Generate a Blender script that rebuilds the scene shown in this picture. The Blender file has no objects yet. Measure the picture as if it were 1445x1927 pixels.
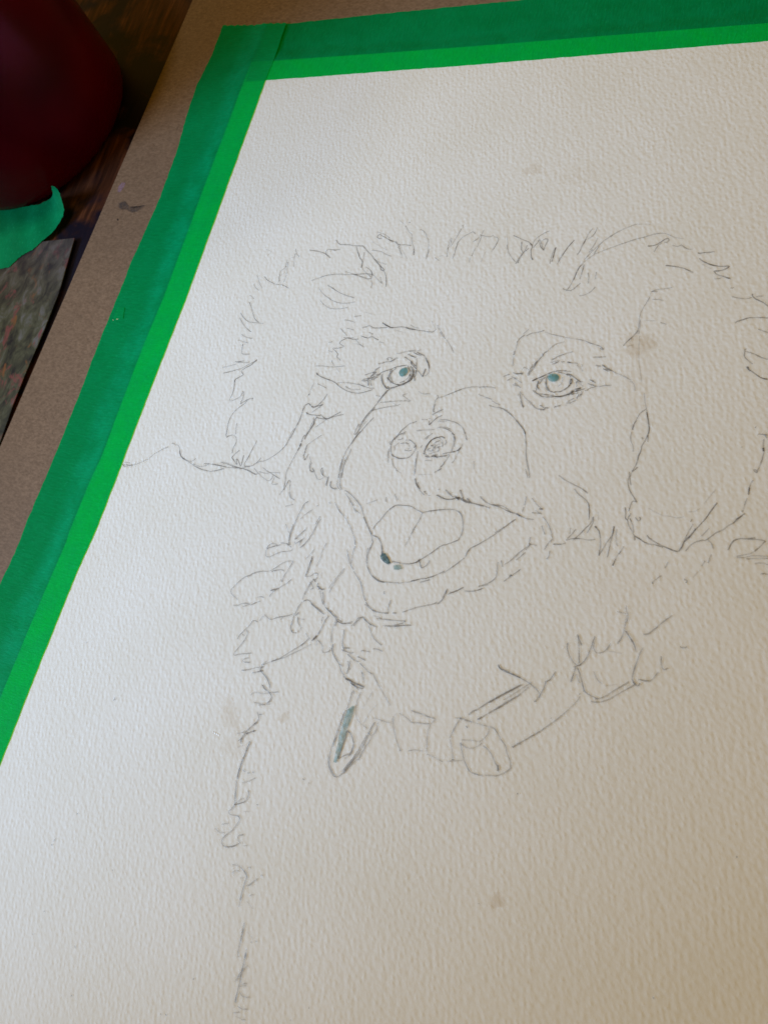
import bpy, bmesh, math, random
from mathutils import Matrix, Vector
random.seed(7)
S = bpy.context.scene
C = S.collection
MM = 0.001
CAM_M = [[0.9025874, 0.2684356, -0.3365684], [0.1600481, -0.9349899, -0.3165098], [-0.3996505, 0.2318106, -0.8868728]]
CAM_LOC = [155.977, -177.074, 163.001]

# ------------------------------------------------------------------ camera
cam_d = bpy.data.cameras.new("camera")
cam = bpy.data.objects.new("camera", cam_d)
C.objects.link(cam)
m = Matrix(CAM_M)                       # world -> camera (x right, y down, z forward)
rot = Matrix((m[0], -m[1], -m[2])).transposed()
cam.matrix_world = Matrix.Translation(Vector(CAM_LOC) * MM) @ rot.to_4x4()
cam_d.sensor_fit = 'VERTICAL'
cam_d.sensor_height = 36.0
cam_d.lens = 1450.0 / 1927.0 * 36.0
cam_d.clip_start = 0.005
cam_d.clip_end = 20.0
cam_d.dof.use_dof = True
cam_d.dof.focus_distance = 0.200
cam_d.dof.aperture_fstop = cam_d.lens / 1000 / 0.0009 
S.camera = cam

# ------------------------------------------------------------------ light
W = bpy.data.worlds.new("World")
S.world = W
W.use_nodes = True
bg = W.node_tree.nodes['Background']
bg.inputs['Color'].default_value = (1.0, 0.585, 0.07, 1)
bg.inputs['Strength'].default_value = 0.283

def area(name, loc, target, size, power, color, size_y=None):
    l = bpy.data.lights.new(name, 'AREA')
    l.shape = 'RECTANGLE'
    l.size = size
    l.size_y = size_y or size
    l.energy = power
    l.color = color
    o = bpy.data.objects.new(name, l)
    C.objects.link(o)
    o.location = loc
    o.rotation_euler = (Vector(target) - Vector(loc)).to_track_quat('-Z', 'Y').to_euler()
    return o
win = area('window_light', (-0.25, -0.30, 0.20), (0.05, -0.10, 0), 0.10, 0.184, (0.53, 0.82, 1.27), 0.30)
win.data.spread = math.radians(40)
# the long side of the window runs along the board
_d = (Vector((0.05, -0.10, 0)) - Vector((-0.25, -0.30, 0.20))).normalized()
_y = (Vector((0, 1, 0)) - Vector((0, 1, 0)).dot(_d) * _d).normalized()
_x = _y.cross(-_d)
win.rotation_euler = Matrix((_x, _y, -_d)).transposed().to_euler()
for nm, loc, pw, rad in (('desk_lamp', (-0.087, -0.045, 0.55), 2.1, 0.010), ('ceiling_lamp', (-0.333, -0.01, 0.55), 1.0, 0.03)):
    l = bpy.data.lights.new(nm, 'POINT'); l.energy = pw; l.shadow_soft_size = rad; l.color = (1.0, 0.93, 0.72)
    o = bpy.data.objects.new(nm, l); C.objects.link(o); o.location = loc
S.view_settings.view_transform = 'Standard'
S.view_settings.look = 'None'
S.view_settings.exposure = 0
S.view_settings.gamma = 1
S.cycles.transparent_max_bounces = 40
S.cycles.max_bounces = 10
S.cycles.caustics_refractive = False
S.cycles.caustics_reflective = False

STROKES = """@ear
3 16 2328,-7159 2444,-7299 2529,-7440 2673,-7577
3 16 2327,-7450 2435,-7569 2598,-7663
4 16 2596,-7189 2745,-7306 2919,-7380 3062,-7427 3297,-7444 3535,-7534
3 16 3170,-6606 3194,-6854 3086,-7023 3139,-7349
2 16 3158,-6689 3230,-7017 3102,-7187 3222,-7407
3 16 3367,-6392 3383,-6557 3461,-6843
3 16 3220,-6687 3292,-7015 3315,-7259 3303,-7342
3 16 3318,-6247 3416,-6411 3533,-6511
2 16 3239,-6562 3389,-6516
5 16 3782,-6276 4014,-6298 4232,-6345 4372,-6402 4535,-6511
4 16 4379,-6402 4337,-6322 4378,-6239 4602,-6253 4770,-6220
5 16 4527,-5919 4691,-6059 4939,-6069 5182,-6095 5436,-6101
3 16 5532,-6287 5579,-6564 5589,-6782
5 16 5227,-6114 5353,-6332 5460,-6489 5555,-6585 5592,-6793
5 16 5436,-6101 5621,-6264 5795,-6398 5930,-6532 6132,-6702 6253,-6795 6307,-6851
4 16 6185,-6817 6294,-6871 6389,-7003 6464,-7193 6491,-7345
3 16 5906,-6513 6103,-6605 6305,-6656
5 16 6132,-6702 6209,-6836 6289,-6852
4 16 4433,-7136 4665,-7058 4967,-7017 5317,-7018 5577,-6991 5836,-6969 6015,-7000
3 16 4174,-7261 4348,-7180 4489,-7126
3 16 5130,-6919 5384,-6988 5679,-7073 5951,-7159
3 16 5466,-7004 5716,-7072 5920,-7121 6007,-7098
4 16 5714,-6757 5851,-6831 5961,-6944 5993,-7137 6060,-7270 6074,-7405
3 16 5942,-6945 6137,-7092 6329,-7238
3 16 5613,-6801 5793,-6951 5959,-7061
3 16 6236,-7049 6353,-7256
4 16 4729,-7374 4915,-7464 5146,-7577 5364,-7656 5673,-7728
3 16 4482,-7466 4657,-7635 4901,-7779 5126,-7875 5445,-7911 5730,-7848
3 16 4658,-7852 4810,-7980 5060,-8089 5309,-8085 5578,-8030
3 16 2335,-7821 2527,-7934
4 16 2396,-8043 2554,-8238 2653,-8393 2780,-8566 2971,-8685
4 16 2229,-8400 2393,-8552 2583,-8660 2782,-8686 3119,-8690
4 16 2260,-8561 2446,-8750 2677,-8914 2808,-8984
3 16 2514,-9078 2681,-9152 2924,-9185
3 16 2471,-9268 2675,-9304 2852,-9329
4 16 2679,-9371 2715,-9545 2773,-9678 3018,-9664
5 16 2619,-9938 2743,-9934 2911,-9880
3 16 2703,-9938 2912,-9938 3106,-9901
3 16 2277,-10154 2504,-10082 2688,-10010
4 16 2363,-10322 2607,-10239 2915,-10113 3094,-9980 3259,-9867 3313,-9812
5 16 3313,-9812 3148,-10013 3015,-10103 2938,-10207 3037,-10294 2936,-10389 2831,-10476 2847,-10563
2 16 2455,-6504 2538,-6374 2337,-6295
4 16 2823,-10482 2889,-10728 2903,-10946 2876,-11099 2964,-11105 3074,-11036 3182,-10962 3220,-10792 3272,-10905 3280,-11044 3260,-11170
4 16 3260,-11170 3361,-11081 3466,-11001 3592,-10962
5 20 3572,-10971 3613,-10966
4 16 3458,-11024 3363,-11174 3230,-11313 3145,-11446 3104,-11605 3095,-11760 3130,-11939 3161,-12124 3207,-12166
4 16 3207,-12166 3263,-12110 3384,-12076 3469,-12122 3533,-12204 3545,-12322 3514,-12461 3538,-12592
3 16 3447,-12065 3392,-11875 3369,-11726
4 16 3568,-12707 3652,-12561 3735,-12475
5 16 3568,-12707 3643,-12756 3737,-12831 3803,-12874 3722,-12729 3789,-12749 3924,-12892 3929,-12773 3909,-12590
4 16 4152,-12130 4143,-12255 4103,-12409 4067,-12621 4017,-12834 4053,-12887
4 16 4053,-12887 4220,-12857 4349,-12771 4455,-12580
3 16 3274,-12878 3474,-12878 3686,-12912 3935,-12963 4017,-12922 4220,-12857
4 16 3042,-12971 3277,-12972 3518,-12990 3775,-12972 3966,-12959 4169,-12981 4349,-13032 4453,-13054 4503,-13018
3 16 3116,-13160 3295,-13103 3436,-13038
4 16 4293,-12793 4450,-12697 4592,-12648 4718,-12557 4849,-12436 4959,-12304 5055,-12131 5111,-11933 5158,-11751 5184,-11557 5216,-11376 5214,-11168
3 16 5076,-12011 5103,-11773 5154,-11649
4 16 5213,-11139 5220,-11019 5258,-10949 5337,-10922 5405,-10968
3 16 4344,-12888 4495,-12996 4730,-13118 4874,-13168 4949,-13113 4974,-13009
3 16 4515,-12964 4744,-12981 4915,-12932 5157,-12910
4 16 4588,-12831 4751,-12914 4930,-12973 5073,-13023 5206,-13065
3 16 5033,-13043 5024,-13235 5198,-13202
3 16 130,-13411 394,-13391 593,-13331 769,-13223 918,-13133 1027,-12996 1189,-12860 1304,-12769 1447,-12692
4 16 100,-13396 194,-13451 359,-13415 497,-13368
3 16 152,-13339 365,-13327
4 16 1510,-12563 1643,-12590 1760,-12612 1838,-12695 1908,-12834 2048,-12944 2244,-13008
5 16 1860,-12748 1916,-12852 1993,-12915 2123,-12970
3 16 2048,-12944 2284,-13002 2396,-12967 2467,-12884
4 16 2244,-13008 2492,-13100 2723,-13157 2939,-13179 3100,-13173 3282,-13117 3458,-13047
3 16 2431,-13054 2657,-13094 2845,-13048 2939,-12972 2747,-13008
3 16 2783,-12995 3022,-12975 3272,-12985 3510,-12975
4 16 3273,-12884 3482,-12900 3698,-12940 3943,-12957 4142,-12963 4316,-13007 4451,-13057
@brow
3 16 5583,-8405 5739,-8421 5922,-8465
3 16 5831,-8293 6042,-8249
3 16 5736,-8649 5955,-8689
2 16 6117,-8130 6339,-8191
3 16 5533,-8664 5679,-8766 5806,-8870
5 16 5724,-8932 5884,-8938 6041,-8963 6164,-8942
4 16 6027,-8920 5829,-8943 5662,-9069 5704,-9140 5813,-9187 5684,-9254 5521,-9275 5622,-9353 5724,-9437 5711,-9512 5852,-9603
3 16 5395,-9353 5536,-9379
3 16 5317,-9116 5441,-9087
4 16 6168,-8598 6271,-8572 6368,-8527 6513,-8584 6727,-8568 6900,-8545
5 16 6215,-8845 6327,-8874 6441,-8887 6537,-8842 6641,-8886 6754,-8925
4 16 6411,-8729 6550,-8767
3 16 6071,-8942 6266,-9094 6416,-9162
2 16 6039,-9075 6307,-9109
3 16 6777,-8978 6926,-8995
5 16 6707,-8417 6826,-8476 6967,-8529 7060,-8540
3 16 5152,-9831 5337,-9814 5564,-9814 5749,-9804 6028,-9748
3 16 5600,-9633 5701,-9772
2 16 5796,-9836 5921,-9934
5 16 6713,-8416 6830,-8470 7012,-8539 7240,-8502 7439,-8508 7686,-8551 7884,-8565 8044,-8585 8175,-8575 8234,-8510
3 16 7513,-8421 7626,-8474 7770,-8504
5 16 7401,-8511 7528,-8542 7686,-8551
2 16 8051,-8260 8145,-8396 8253,-8509
2 16 8167,-8333 8351,-8521
4 16 8362,-8561 8444,-8654 8562,-8745
3 16 8586,-8763 8742,-8928 8883,-9112
3 16 8252,-8368 8428,-8596 8533,-8707
2 16 7108,-8594 7444,-8663
2 16 6461,-8592 6733,-8551
@crown_fur
5 16 5947,-5847 5821,-5849 5777,-5774 5827,-5728 5973,-5792 6146,-5878 6291,-5942
4 16 6146,-5878 6332,-5941 6502,-6025 6691,-6033 6858,-6047
3 16 5715,-5640 5971,-5712 6178,-5842
3 16 6367,-5918 6528,-6113 6691,-6393 6683,-6436
2 16 6496,-6003 6760,-6347 6858,-6474
2 16 6480,-6092 6658,-6350
4 16 6573,-5335 6629,-5312
3 16 6516,-5425 6676,-5623 6783,-5710 6851,-5950 6961,-6123 7022,-6339
4 16 6959,-6145 7010,-6339
2 16 6250,-5226 6489,-5403
3 16 6978,-5529 7124,-5615 7252,-5788 7334,-5939 7409,-6283 7397,-6456
2 16 5661,-5956 5961,-6105 6202,-6210
3 16 5742,-6223 6007,-6260 6200,-6342 6384,-6402
3 16 7925,-5774 7909,-6011 7935,-6182 7955,-6331
4 20 7936,-6331 7980,-6351
3 16 8135,-5381 8196,-5467
3 16 8143,-5489 8067,-5793 7979,-6052
4 16 8167,-5876 8145,-6091 8151,-6261 8132,-6410
3 16 8131,-5963 8221,-5790 8348,-5680 8479,-5592 8572,-5654
3 16 7950,-5795 7956,-5967 7924,-6140
3 16 8768,-5523 8735,-5694 8620,-5845 8555,-5889
3 16 8754,-5693 8731,-5906 8712,-6054
3 16 8603,-6373 8621,-6519
3 16 8679,-6076 8630,-6330
3 16 8692,-5673 8934,-5732 9073,-5687
3 16 9083,-5729 9205,-5769 9209,-5937 9144,-6126
2 16 8987,-6173 8940,-6362 8934,-6487
2 16 9247,-5789 9192,-6021 9122,-6190
2 16 7747,-6359 7858,-6334
2 16 7441,-6110 7365,-6414
3 16 7641,-6405 7781,-6486
2 16 9397,-5639 9503,-5929 9525,-6095
3 16 9490,-5950 9581,-6176 9710,-6337 9829,-6456
4 16 9590,-5677 9754,-5749 9915,-5816 10055,-5875 10127,-5955
4 16 9852,-5859 9898,-6085 9947,-6186 9882,-6372 9843,-6516
4 16 10020,-5958 9978,-6164 9904,-6392 9892,-6494
5 16 10077,-5895 10154,-5995 10147,-6119 10211,-6320 10260,-6380
4 16 10075,-6039 10022,-6122 9947,-6186
3 16 10137,-5996 10170,-5831 10249,-5705 10430,-5558 10496,-5536
4 16 10269,-5869 10296,-5787 10393,-5948 10460,-6089 10481,-5946 10510,-5790 10440,-5763 10366,-5826
4 16 10181,-6036 10242,-5911 10288,-5795
4 16 10290,-5807 10367,-5990 10480,-6101
3 16 10744,-6020 10701,-6224 10706,-6485
4 16 10757,-6000 10744,-6182 10745,-6423
2 16 10891,-6298 10960,-6456
3 16 11162,-5788 11050,-5992 10964,-6236 10900,-6418
4 16 10754,-6000 10741,-6195 10751,-6323
3 16 11168,-5775 11049,-5992 10953,-6231 10903,-6425 10898,-6489
4 16 11443,-5747 11394,-5898 11362,-6091 11319,-6198
3 16 11537,-5445 11463,-5618 11412,-5898
3 16 11654,-5400 11594,-5637 11472,-5747
3 16 11714,-5699 11659,-5955 11577,-6084
3 16 11846,-5823 11653,-6103 11522,-6339
3 16 11658,-6040 11586,-6126
3 16 11994,-5672 12145,-5542 12300,-5433 12458,-5346 12554,-5303
2 16 12485,-5304 12658,-5301 12898,-5298
@ear
3 16 13687,-5690 13535,-5669 13393,-5614 13248,-5551 13048,-5567 12826,-5655 12632,-5721 12441,-5809 12249,-5898 12058,-5995 11866,-6097 11723,-6186 11620,-6294 11517,-6403 11477,-6467
3 16 11719,-6165 11774,-5994 11846,-5823 12056,-5628
4 16 11477,-6467 11422,-6637 11390,-6827 11353,-6995 11299,-7164 11232,-7188 11170,-7150
4 16 11548,-6465 11538,-6674 11527,-6883
3 16 11422,-6637 11440,-6553 11526,-6444
4 16 11395,-6680 11401,-6826 11372,-6911
4 16 11566,-6985 11468,-7114 11379,-7201 11254,-7208
3 16 11683,-6689 11731,-6832 11747,-6997
3 16 11873,-6661 11897,-6866
3 16 11938,-7070 11845,-7218 11722,-7306 11604,-7333
5 16 12924,-5910 13023,-5899 13133,-5855 13219,-5770 13292,-5707
4 16 13292,-5707 13338,-5685 13374,-5738 13341,-5796 13273,-5790
3 16 13227,-5811 13144,-5916 13090,-6082
3 16 13470,-5867 13592,-5904 13667,-5862 13743,-5921 13849,-5970 13946,-5968
6 17 14059,-6065 14124,-6071 14217,-6048
4 16 14186,-6057 14343,-6036 14420,-6022
6 16 14115,-6211 14225,-6295 14396,-6368 14559,-6401 14699,-6396 14775,-6385
6 16 14792,-6392 14725,-6465 14608,-6517 14485,-6533
4 16 14479,-6534 14561,-6620 14693,-6661 14840,-6713
5 16 13418,-6424 13569,-6438 13737,-6464 13874,-6507 14049,-6591
2 16 14205,-6367 14413,-6477
3 16 13215,-7145 13352,-7079 13542,-7037 13666,-7003
3 16 13244,-7124 13362,-7138
2 16 13219,-7165 13223,-7284
3 16 13283,-7340 13430,-7331 13534,-7364
3 16 13223,-7284 13161,-7485 13107,-7646 13094,-7843 13113,-8036 13116,-8230 13084,-8233
3 16 13117,-7880 13144,-8112 13156,-8266
4 16 13024,-8353 12944,-8456 12870,-8590
3 16 13118,-8152 13049,-8313 12944,-8456
2 16 13203,-7894 13465,-7895
3 16 13568,-7926 13704,-7963
2 16 13179,-8302 13233,-8682 13318,-9053 13443,-9464
2 16 12969,-8589 13092,-8540
5 16 15355,-7095 15382,-7155 15444,-7206 15510,-7240 15600,-7281 15669,-7337 15721,-7372
4 16 15355,-7080 15372,-7110
3 16 14951,-7169 15036,-7190 15125,-7208 15212,-7211 15296,-7199 15365,-7164
3 16 15437,-7160 15506,-7126 15591,-7129
5 16 15123,-7836 15139,-7797 15196,-7770 15265,-7735 15356,-7691 15438,-7675 15558,-7665 15665,-7658 15762,-7667
4 16 15599,-7953 15699,-7982 15812,-8026
5 16 15441,-8441 15409,-8466 15415,-8510 15416,-8599 15428,-8642
4 16 15428,-8642 15478,-8696 15546,-8749 15613,-8801
4 16 15426,-8502 15501,-8525 15601,-8553 15691,-8596 15791,-8639 15900,-8658
6 16 15494,-8885 15534,-8874 15561,-8937 15640,-8988 15732,-9051 15809,-9101 15883,-9122 15965,-9128
5 16 15527,-8868 15522,-8912 15589,-8964
3 16 14511,-6731 14600,-6727 14672,-6700
4 16 14691,-6659 14773,-6695 14838,-6708 14866,-6731
3 16 14961,-6945 14889,-6965
3 16 13541,-9718 13580,-9868 13629,-10017 13674,-10140 13710,-10250 13752,-10384 13790,-10531
4 16 13645,-10105 13561,-10191 13522,-10286 13489,-10404 13466,-10522 13465,-10636
4 16 13450,-10498 13458,-10624
3 16 13450,-10676 13456,-10801 13481,-10899 13547,-11015 13570,-11137
5 16 13679,-10165 13727,-10311 13776,-10457 13805,-10579 13806,-10680
5 16 13792,-10506 13801,-10655 13768,-10835 13726,-10965 13721,-11115 13696,-11218 13699,-11354
4 16 13799,-10706 13828,-10864
3 16 13690,-10770 13720,-10816
4 16 13699,-11354 13682,-11442
5 16 13732,-11472 13679,-11541 13626,-11611
4 16 13682,-11442 13632,-11585
4 16 13581,-11605 13603,-11700 13591,-11800 13618,-11917 13675,-12042 13745,-12127 13858,-12265
4 16 13628,-11623 13619,-11747 13671,-11909
4 16 13858,-12265 13780,-12254 13745,-12356 13735,-12477 13718,-12504
5 16 13648,-12420 13685,-12557 13692,-12651 13743,-12690
4 16 13743,-12690 13767,-12591 13788,-12528
4 16 13743,-12690 13798,-12810 13884,-12925 13943,-13008 13972,-13107
4 16 13789,-12646 13869,-12786 13920,-12942
5 16 13943,-13008 14046,-13047 14163,-13107 14273,-13133 14397,-13128 14547,-13150
5 16 14191,-12939 14226,-12991 14319,-13043 14432,-13091 14543,-13128 14672,-13161 14800,-13189 14859,-13178
4 16 13889,-12605 13966,-12674 13999,-12621 13970,-12579
3 16 14859,-13178 14900,-13118 14929,-12987 14946,-12847 14983,-12703 15038,-12544
5 16 14859,-13178 14901,-13061 14937,-12917 15021,-12810 15098,-12659 15177,-12530 15254,-12379 15327,-12206 15408,-12019
4 16 14991,-12873 15053,-12759 15094,-12637
4 16 14925,-12965 15025,-12833
4 16 14986,-13147 15056,-13020 15141,-12925 15290,-12852
4 16 15293,-12874 15397,-12776 15480,-12670 15604,-12579 15687,-12474 15774,-12402 15840,-12322 15919,-12195 15963,-12165
5 16 15774,-12402 15835,-12289 15922,-12218
4 16 15892,-12143 15914,-12094
3 16 15912,-12083 15925,-11967 15943,-11827
4 16 15962,-11755 15958,-11594 15972,-11488 16002,-11426
5 16 15960,-11744 15952,-11595
5 16 16027,-11259 15979,-11197 16040,-11211 16039,-11269
4 16 16043,-11234 16081,-11088 16100,-10945 16107,-10780 16081,-10666
6 22 16084,-10689 16101,-10769
4 16 15934,-10400 16053,-10397 16132,-10398
4 16 16068,-10502 16081,-10666
4 16 16072,-10394 16122,-10471
5 18 15869,-10253 15886,-10258
5 16 15682,-10726 15688,-10739
3 16 15221,-12797 15300,-12668 15346,-12580
3 16 15348,-12841 15436,-12893 15495,-13016
3 16 14973,-12521 15001,-12446
2 16 14110,-12354 14248,-12413 14406,-12468 14552,-12467 14699,-12476 14835,-12429
2 16 14896,-12302 15015,-12282 15103,-12197
2 16 15167,-12094 15257,-11893 15334,-11740
5 16 15765,-12987 15794,-12859 15847,-12760 15955,-12702 16069,-12686 16214,-12632
4 16 16069,-12690 16238,-12665 16390,-12666
5 20 16382,-12672 16408,-12685
4 16 16392,-12681 16332,-12791 16236,-12920
3 16 16236,-12920 16168,-12977 15935,-13088 16069,-13084 16230,-13009 16500,-12979
3 16 16110,-13098 16276,-13061 16504,-13010
3 16 16272,-13165 16399,-13129 16523,-13148
4 16 16412,-13354 16484,-13333 16551,-13347
3 16 14664,-13582 14700,-13440
3 16 14470,-13937 14544,-13832 14631,-13746
4 20 14461,-13943 14499,-13926
4 16 15056,-13738 15119,-13759 15107,-13805
3 16 15444,-13316 15474,-13132
2 16 15205,-13675 15268,-13573 15315,-13497
3 16 15339,-13404 15379,-13284
@cheek_fur
4 16 12110,-11910 12249,-11991 12439,-12066 12661,-12142 12815,-12228
5 16 12513,-12173 12621,-12278 12775,-12363 12882,-12473 12934,-12646 12964,-12821
4 16 13037,-12737 13017,-12884 12916,-13045 12816,-13207 12737,-13311
4 16 13037,-12737 13055,-12877 13013,-13028 12982,-13123
4 16 12738,-13077 12678,-13196 12603,-13317
3 16 12616,-13063 12630,-13205
4 16 12578,-13358 12733,-13293 12862,-13270
3 16 12708,-13334 12862,-13270 13030,-13274 13186,-13228
5 16 13112,-12946 13212,-13028 13278,-13193 13312,-13363 13321,-13571
5 16 13112,-12946 13166,-12965
4 16 13321,-13571 13373,-13421 13433,-13235 13501,-13081 13502,-12869
4 16 13502,-12869 13510,-13045 13500,-13327 13500,-13572
3 16 13568,-12928 13592,-13135 13656,-13298
3 16 13738,-13387 13674,-13555 13638,-13735
4 16 13677,-13572 13638,-13735
3 16 13780,-13275 13720,-13460
3 16 12334,-13493 12468,-13479 12592,-13427
2 16 13112,-12615 13163,-12786
@face
2 16 5575,-9617 5665,-9720 5749,-9804
5 16 5253,-10018 5332,-10084 5544,-10155 5767,-10206 5892,-10247 6074,-10355 6285,-10440 6477,-10473 6657,-10471 6819,-10418 7008,-10337
5 22 5272,-10053 5326,-10067
3 16 5951,-10259 6142,-10221 6360,-10217 6547,-10233 6772,-10263
4 16 6541,-10216 6737,-10267 6926,-10300 7046,-10287
3 16 6211,-10322 6415,-10390 6659,-10364
3 16 5292,-10309 5260,-10496 5252,-10643
6 26 5233,-10664 5269,-10671
3 16 5396,-10335 5709,-10430
5 16 5779,-10585 5710,-10774 5612,-10929 5509,-11013 5425,-10987
5 16 5425,-10987 5569,-10970 5750,-10895
4 16 5750,-10895 5598,-11056 5501,-11157
4 16 5425,-10987 5329,-10925 5267,-10969 5230,-11082 5222,-11227 5220,-11443 5201,-11553
5 16 5340,-11184 5446,-11218 5616,-11222 5780,-11213
5 16 5338,-11177 5383,-11200
5 16 5769,-11179 5910,-11268 6004,-11274
5 16 5672,-11280 5862,-11292 6004,-11274 6152,-11168 6312,-11042
4 16 6004,-11274 6193,-11181 6421,-11100
3 16 6004,-11274 5866,-11416 5728,-11557
5 16 5601,-11288 5658,-11459 5590,-11645 5522,-11831
5 16 5672,-11280 5645,-11532 5570,-11754 5533,-11918
4 16 5697,-11241 5611,-11430 5596,-11609
5 16 5510,-11797 5480,-11872 5472,-12014
6 28 5478,-12031 5468,-12113
4 16 5483,-12047 5439,-12247
3 16 5989,-11734 5864,-11856 5739,-11978 5661,-12076 5647,-12200
4 16 5673,-12057 5663,-12302 5690,-12437
4 16 5787,-12285 5737,-12465
3 16 5827,-12349 5923,-12473
4 16 5952,-12503 5933,-12609 5988,-12721 6086,-12740 6013,-12631
4 16 6290,-12590 6277,-12660 6371,-12782
4 16 5484,-12087 5464,-12190 5423,-12340 5376,-12562 5345,-12739 5323,-12870 5366,-13063 5393,-13228 5409,-13344
5 16 5409,-13344 5436,-13221 5462,-13076 5487,-13058 5539,-13121
3 16 5539,-13121 5566,-13285 5626,-13415 5701,-13501 5810,-13552
3 16 5401,-13340 5362,-13402 5332,-13491
4 16 5962,-12717 6047,-12747 6081,-12714 6016,-12653
3 16 5910,-12471 5908,-12556 5944,-12664
3 16 6053,-12676 6201,-12850 6284,-12921 6408,-12846
4 16 6272,-12615 6284,-12697 6376,-12795 6520,-12829
4 16 6272,-12615 6300,-12611 6359,-12742
5 16 6535,-12785 6540,-12936 6551,-13059
4 16 6529,-12813 6515,-13037
4 16 6634,-12908 6658,-13028 6767,-13094 6863,-13078
4 16 5712,-12471 5738,-12410
3 16 5646,-12366 5682,-12246
@muzzle
5 16 7419,-10300 7353,-10430 7273,-10632 7188,-10816 7075,-11021 6996,-11222 6945,-11401
4 16 7563,-10197 7477,-10259 7382,-10409
4 16 7222,-10812 7090,-11071 6992,-11326 6952,-11538 6888,-11616
4 16 6888,-11616 6881,-11479 6914,-11301
5 16 7270,-11084 7152,-11271 7044,-11492 6949,-11642 6875,-11858
4 16 7010,-11496 6912,-11750 6815,-12003 6782,-12178 6780,-12450 6802,-12683 6821,-12797
4 16 6917,-11989 6887,-12231 6858,-12472 6888,-12787
3 16 7097,-11209 6989,-11430 6929,-11576
4 16 7146,-10908 7334,-10834 7554,-10756 7777,-10695
3 16 7777,-10695 7867,-10650
3 16 7300,-10663 7514,-10622 7741,-10571 7940,-10549
3 16 7937,-10539 8106,-10537
2 16 7772,-10678 7576,-10597
3 16 8123,-10535 7984,-10464 7861,-10392 7983,-10343
3 16 8260,-10244 8377,-10300 8587,-10277
3 16 8846,-10740 8778,-10731 8749,-10565 8761,-10428 8807,-10355
3 16 8757,-10293 8827,-10370
4 16 8827,-10370 8941,-10306 9082,-10223 9250,-10120 9421,-10034 9599,-9981 9739,-9966
3 16 8772,-10833 8868,-10761 8991,-10672
4 16 9741,-9976 9893,-9950 10048,-9943 10160,-9955
4 16 9925,-10203 10042,-10234 10156,-10254
3 16 9788,-10162 9925,-10203
3 16 10149,-10288 10270,-10340 10386,-10376
3 16 10101,-10409 10248,-10441 10421,-10453 10551,-10487 10696,-10583
4 16 10323,-10432 10488,-10478 10662,-10571 10810,-10682 10963,-10824
5 16 10963,-10824 11057,-10907 11121,-10994 11164,-11115
4 16 10846,-10710 11035,-10878 11143,-11023
5 16 11164,-11115 11221,-11296 11263,-11478 11319,-11657 11382,-11802 11444,-11947 11483,-12079
3 16 11339,-11870 11447,-12084
@nose
4 16 8330,-11089 8248,-11149 8175,-11238 8104,-11336 8042,-11463 7988,-11550 7936,-11646 7930,-11726
4 16 8435,-11046 8333,-11099
3 16 8535,-10984 8686,-10966
3 16 8243,-11338 8162,-11398 8061,-11461 8018,-11516
4 16 8224,-11410 8094,-11437 8023,-11535 7973,-11601
4 16 8069,-11589 8151,-11568 8198,-11522
4 16 8026,-11476 7985,-11540 7942,-11665 7941,-11764 7976,-11896 8027,-11987 8103,-12045
5 16 8007,-11990 8107,-12025 8234,-12055 8349,-12048 8456,-12014 8527,-11955
4 16 8021,-11968 8109,-12034 8255,-12062 8384,-12034
4 16 7913,-11669 7875,-11674 7926,-11746
4 16 7925,-11845 7926,-11982 8002,-12206
3 16 7923,-11904 7978,-12092
4 16 8527,-11955 8568,-11862 8600,-11770 8594,-11713
5 16 8594,-11713 8569,-11658 8497,-11609 8415,-11562 8362,-11549
5 16 8571,-11667 8552,-11738
3 16 8271,-11571 8365,-11558
5 16 8163,-11674 8255,-11652 8330,-11642 8395,-11662
3 16 8021,-11733 8068,-11825 8066,-11884
3 16 8400,-11681 8440,-11754 8413,-11796
4 16 8325,-11828 8424,-11834 8506,-11813
3 16 8138,-11658 8046,-11749
3 16 8064,-12080 8126,-12226 8210,-12311 8312,-12392
2 16 8245,-12363 8418,-12424
4 16 8667,-11800 8689,-11913 8692,-12028 8720,-12196 8754,-12382
3 16 8682,-11991 8698,-12219 8751,-12440
5 16 8794,-12490 8828,-12580 8890,-12664 8972,-12755 9070,-12833 9136,-12869
4 16 8874,-12573 8932,-12677 8991,-12752
5 16 8796,-12499 8857,-12613 8928,-12696
4 16 9091,-12773 9137,-12803 9205,-12848
3 16 9109,-12770 9152,-12791
3 16 9226,-12854 9287,-12872
2 16 8835,-12399 8962,-12379 9069,-12353 9198,-12343
3 16 9222,-12292 9310,-12204 9372,-12157
5 16 9866,-12768 9946,-12829 9998,-12856
7 22 9891,-12792 9941,-12811 9982,-12795
5 16 9437,-12810 9540,-12849 9660,-12885 9768,-12880 9867,-12841
6 16 9867,-12841 9967,-12807
4 16 9601,-12664 9638,-12667 9708,-12720 9794,-12771
4 16 9969,-12605 10031,-12705 10089,-12823
5 16 9967,-12807 10067,-12845 10184,-12880 10328,-12883 10437,-12892 10610,-12914
4 16 10170,-12792 10227,-12837 10300,-12879
3 16 9421,-12683 9474,-12674
4 16 8773,-10827 8860,-10757 8940,-10698 9023,-10648
4 16 8786,-10766 8768,-10629 8779,-10528
5 16 8763,-11104 8803,-11040 8872,-10943 8947,-10865 9030,-10815
4 16 8769,-11093 8740,-10989
5 16 8771,-11099 8819,-11028
3 16 8817,-10950 8715,-10933
4 16 8970,-10950 9076,-10918 9210,-10921 9309,-10937
4 16 9309,-10937 9408,-10954 9534,-11006 9625,-11072 9718,-11214
4 16 9703,-11158 9745,-11249 9805,-11374
3 16 8960,-10981 9073,-10977 9181,-10953
3 16 9019,-11130 9088,-11102 9224,-11114 9346,-11147
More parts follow.
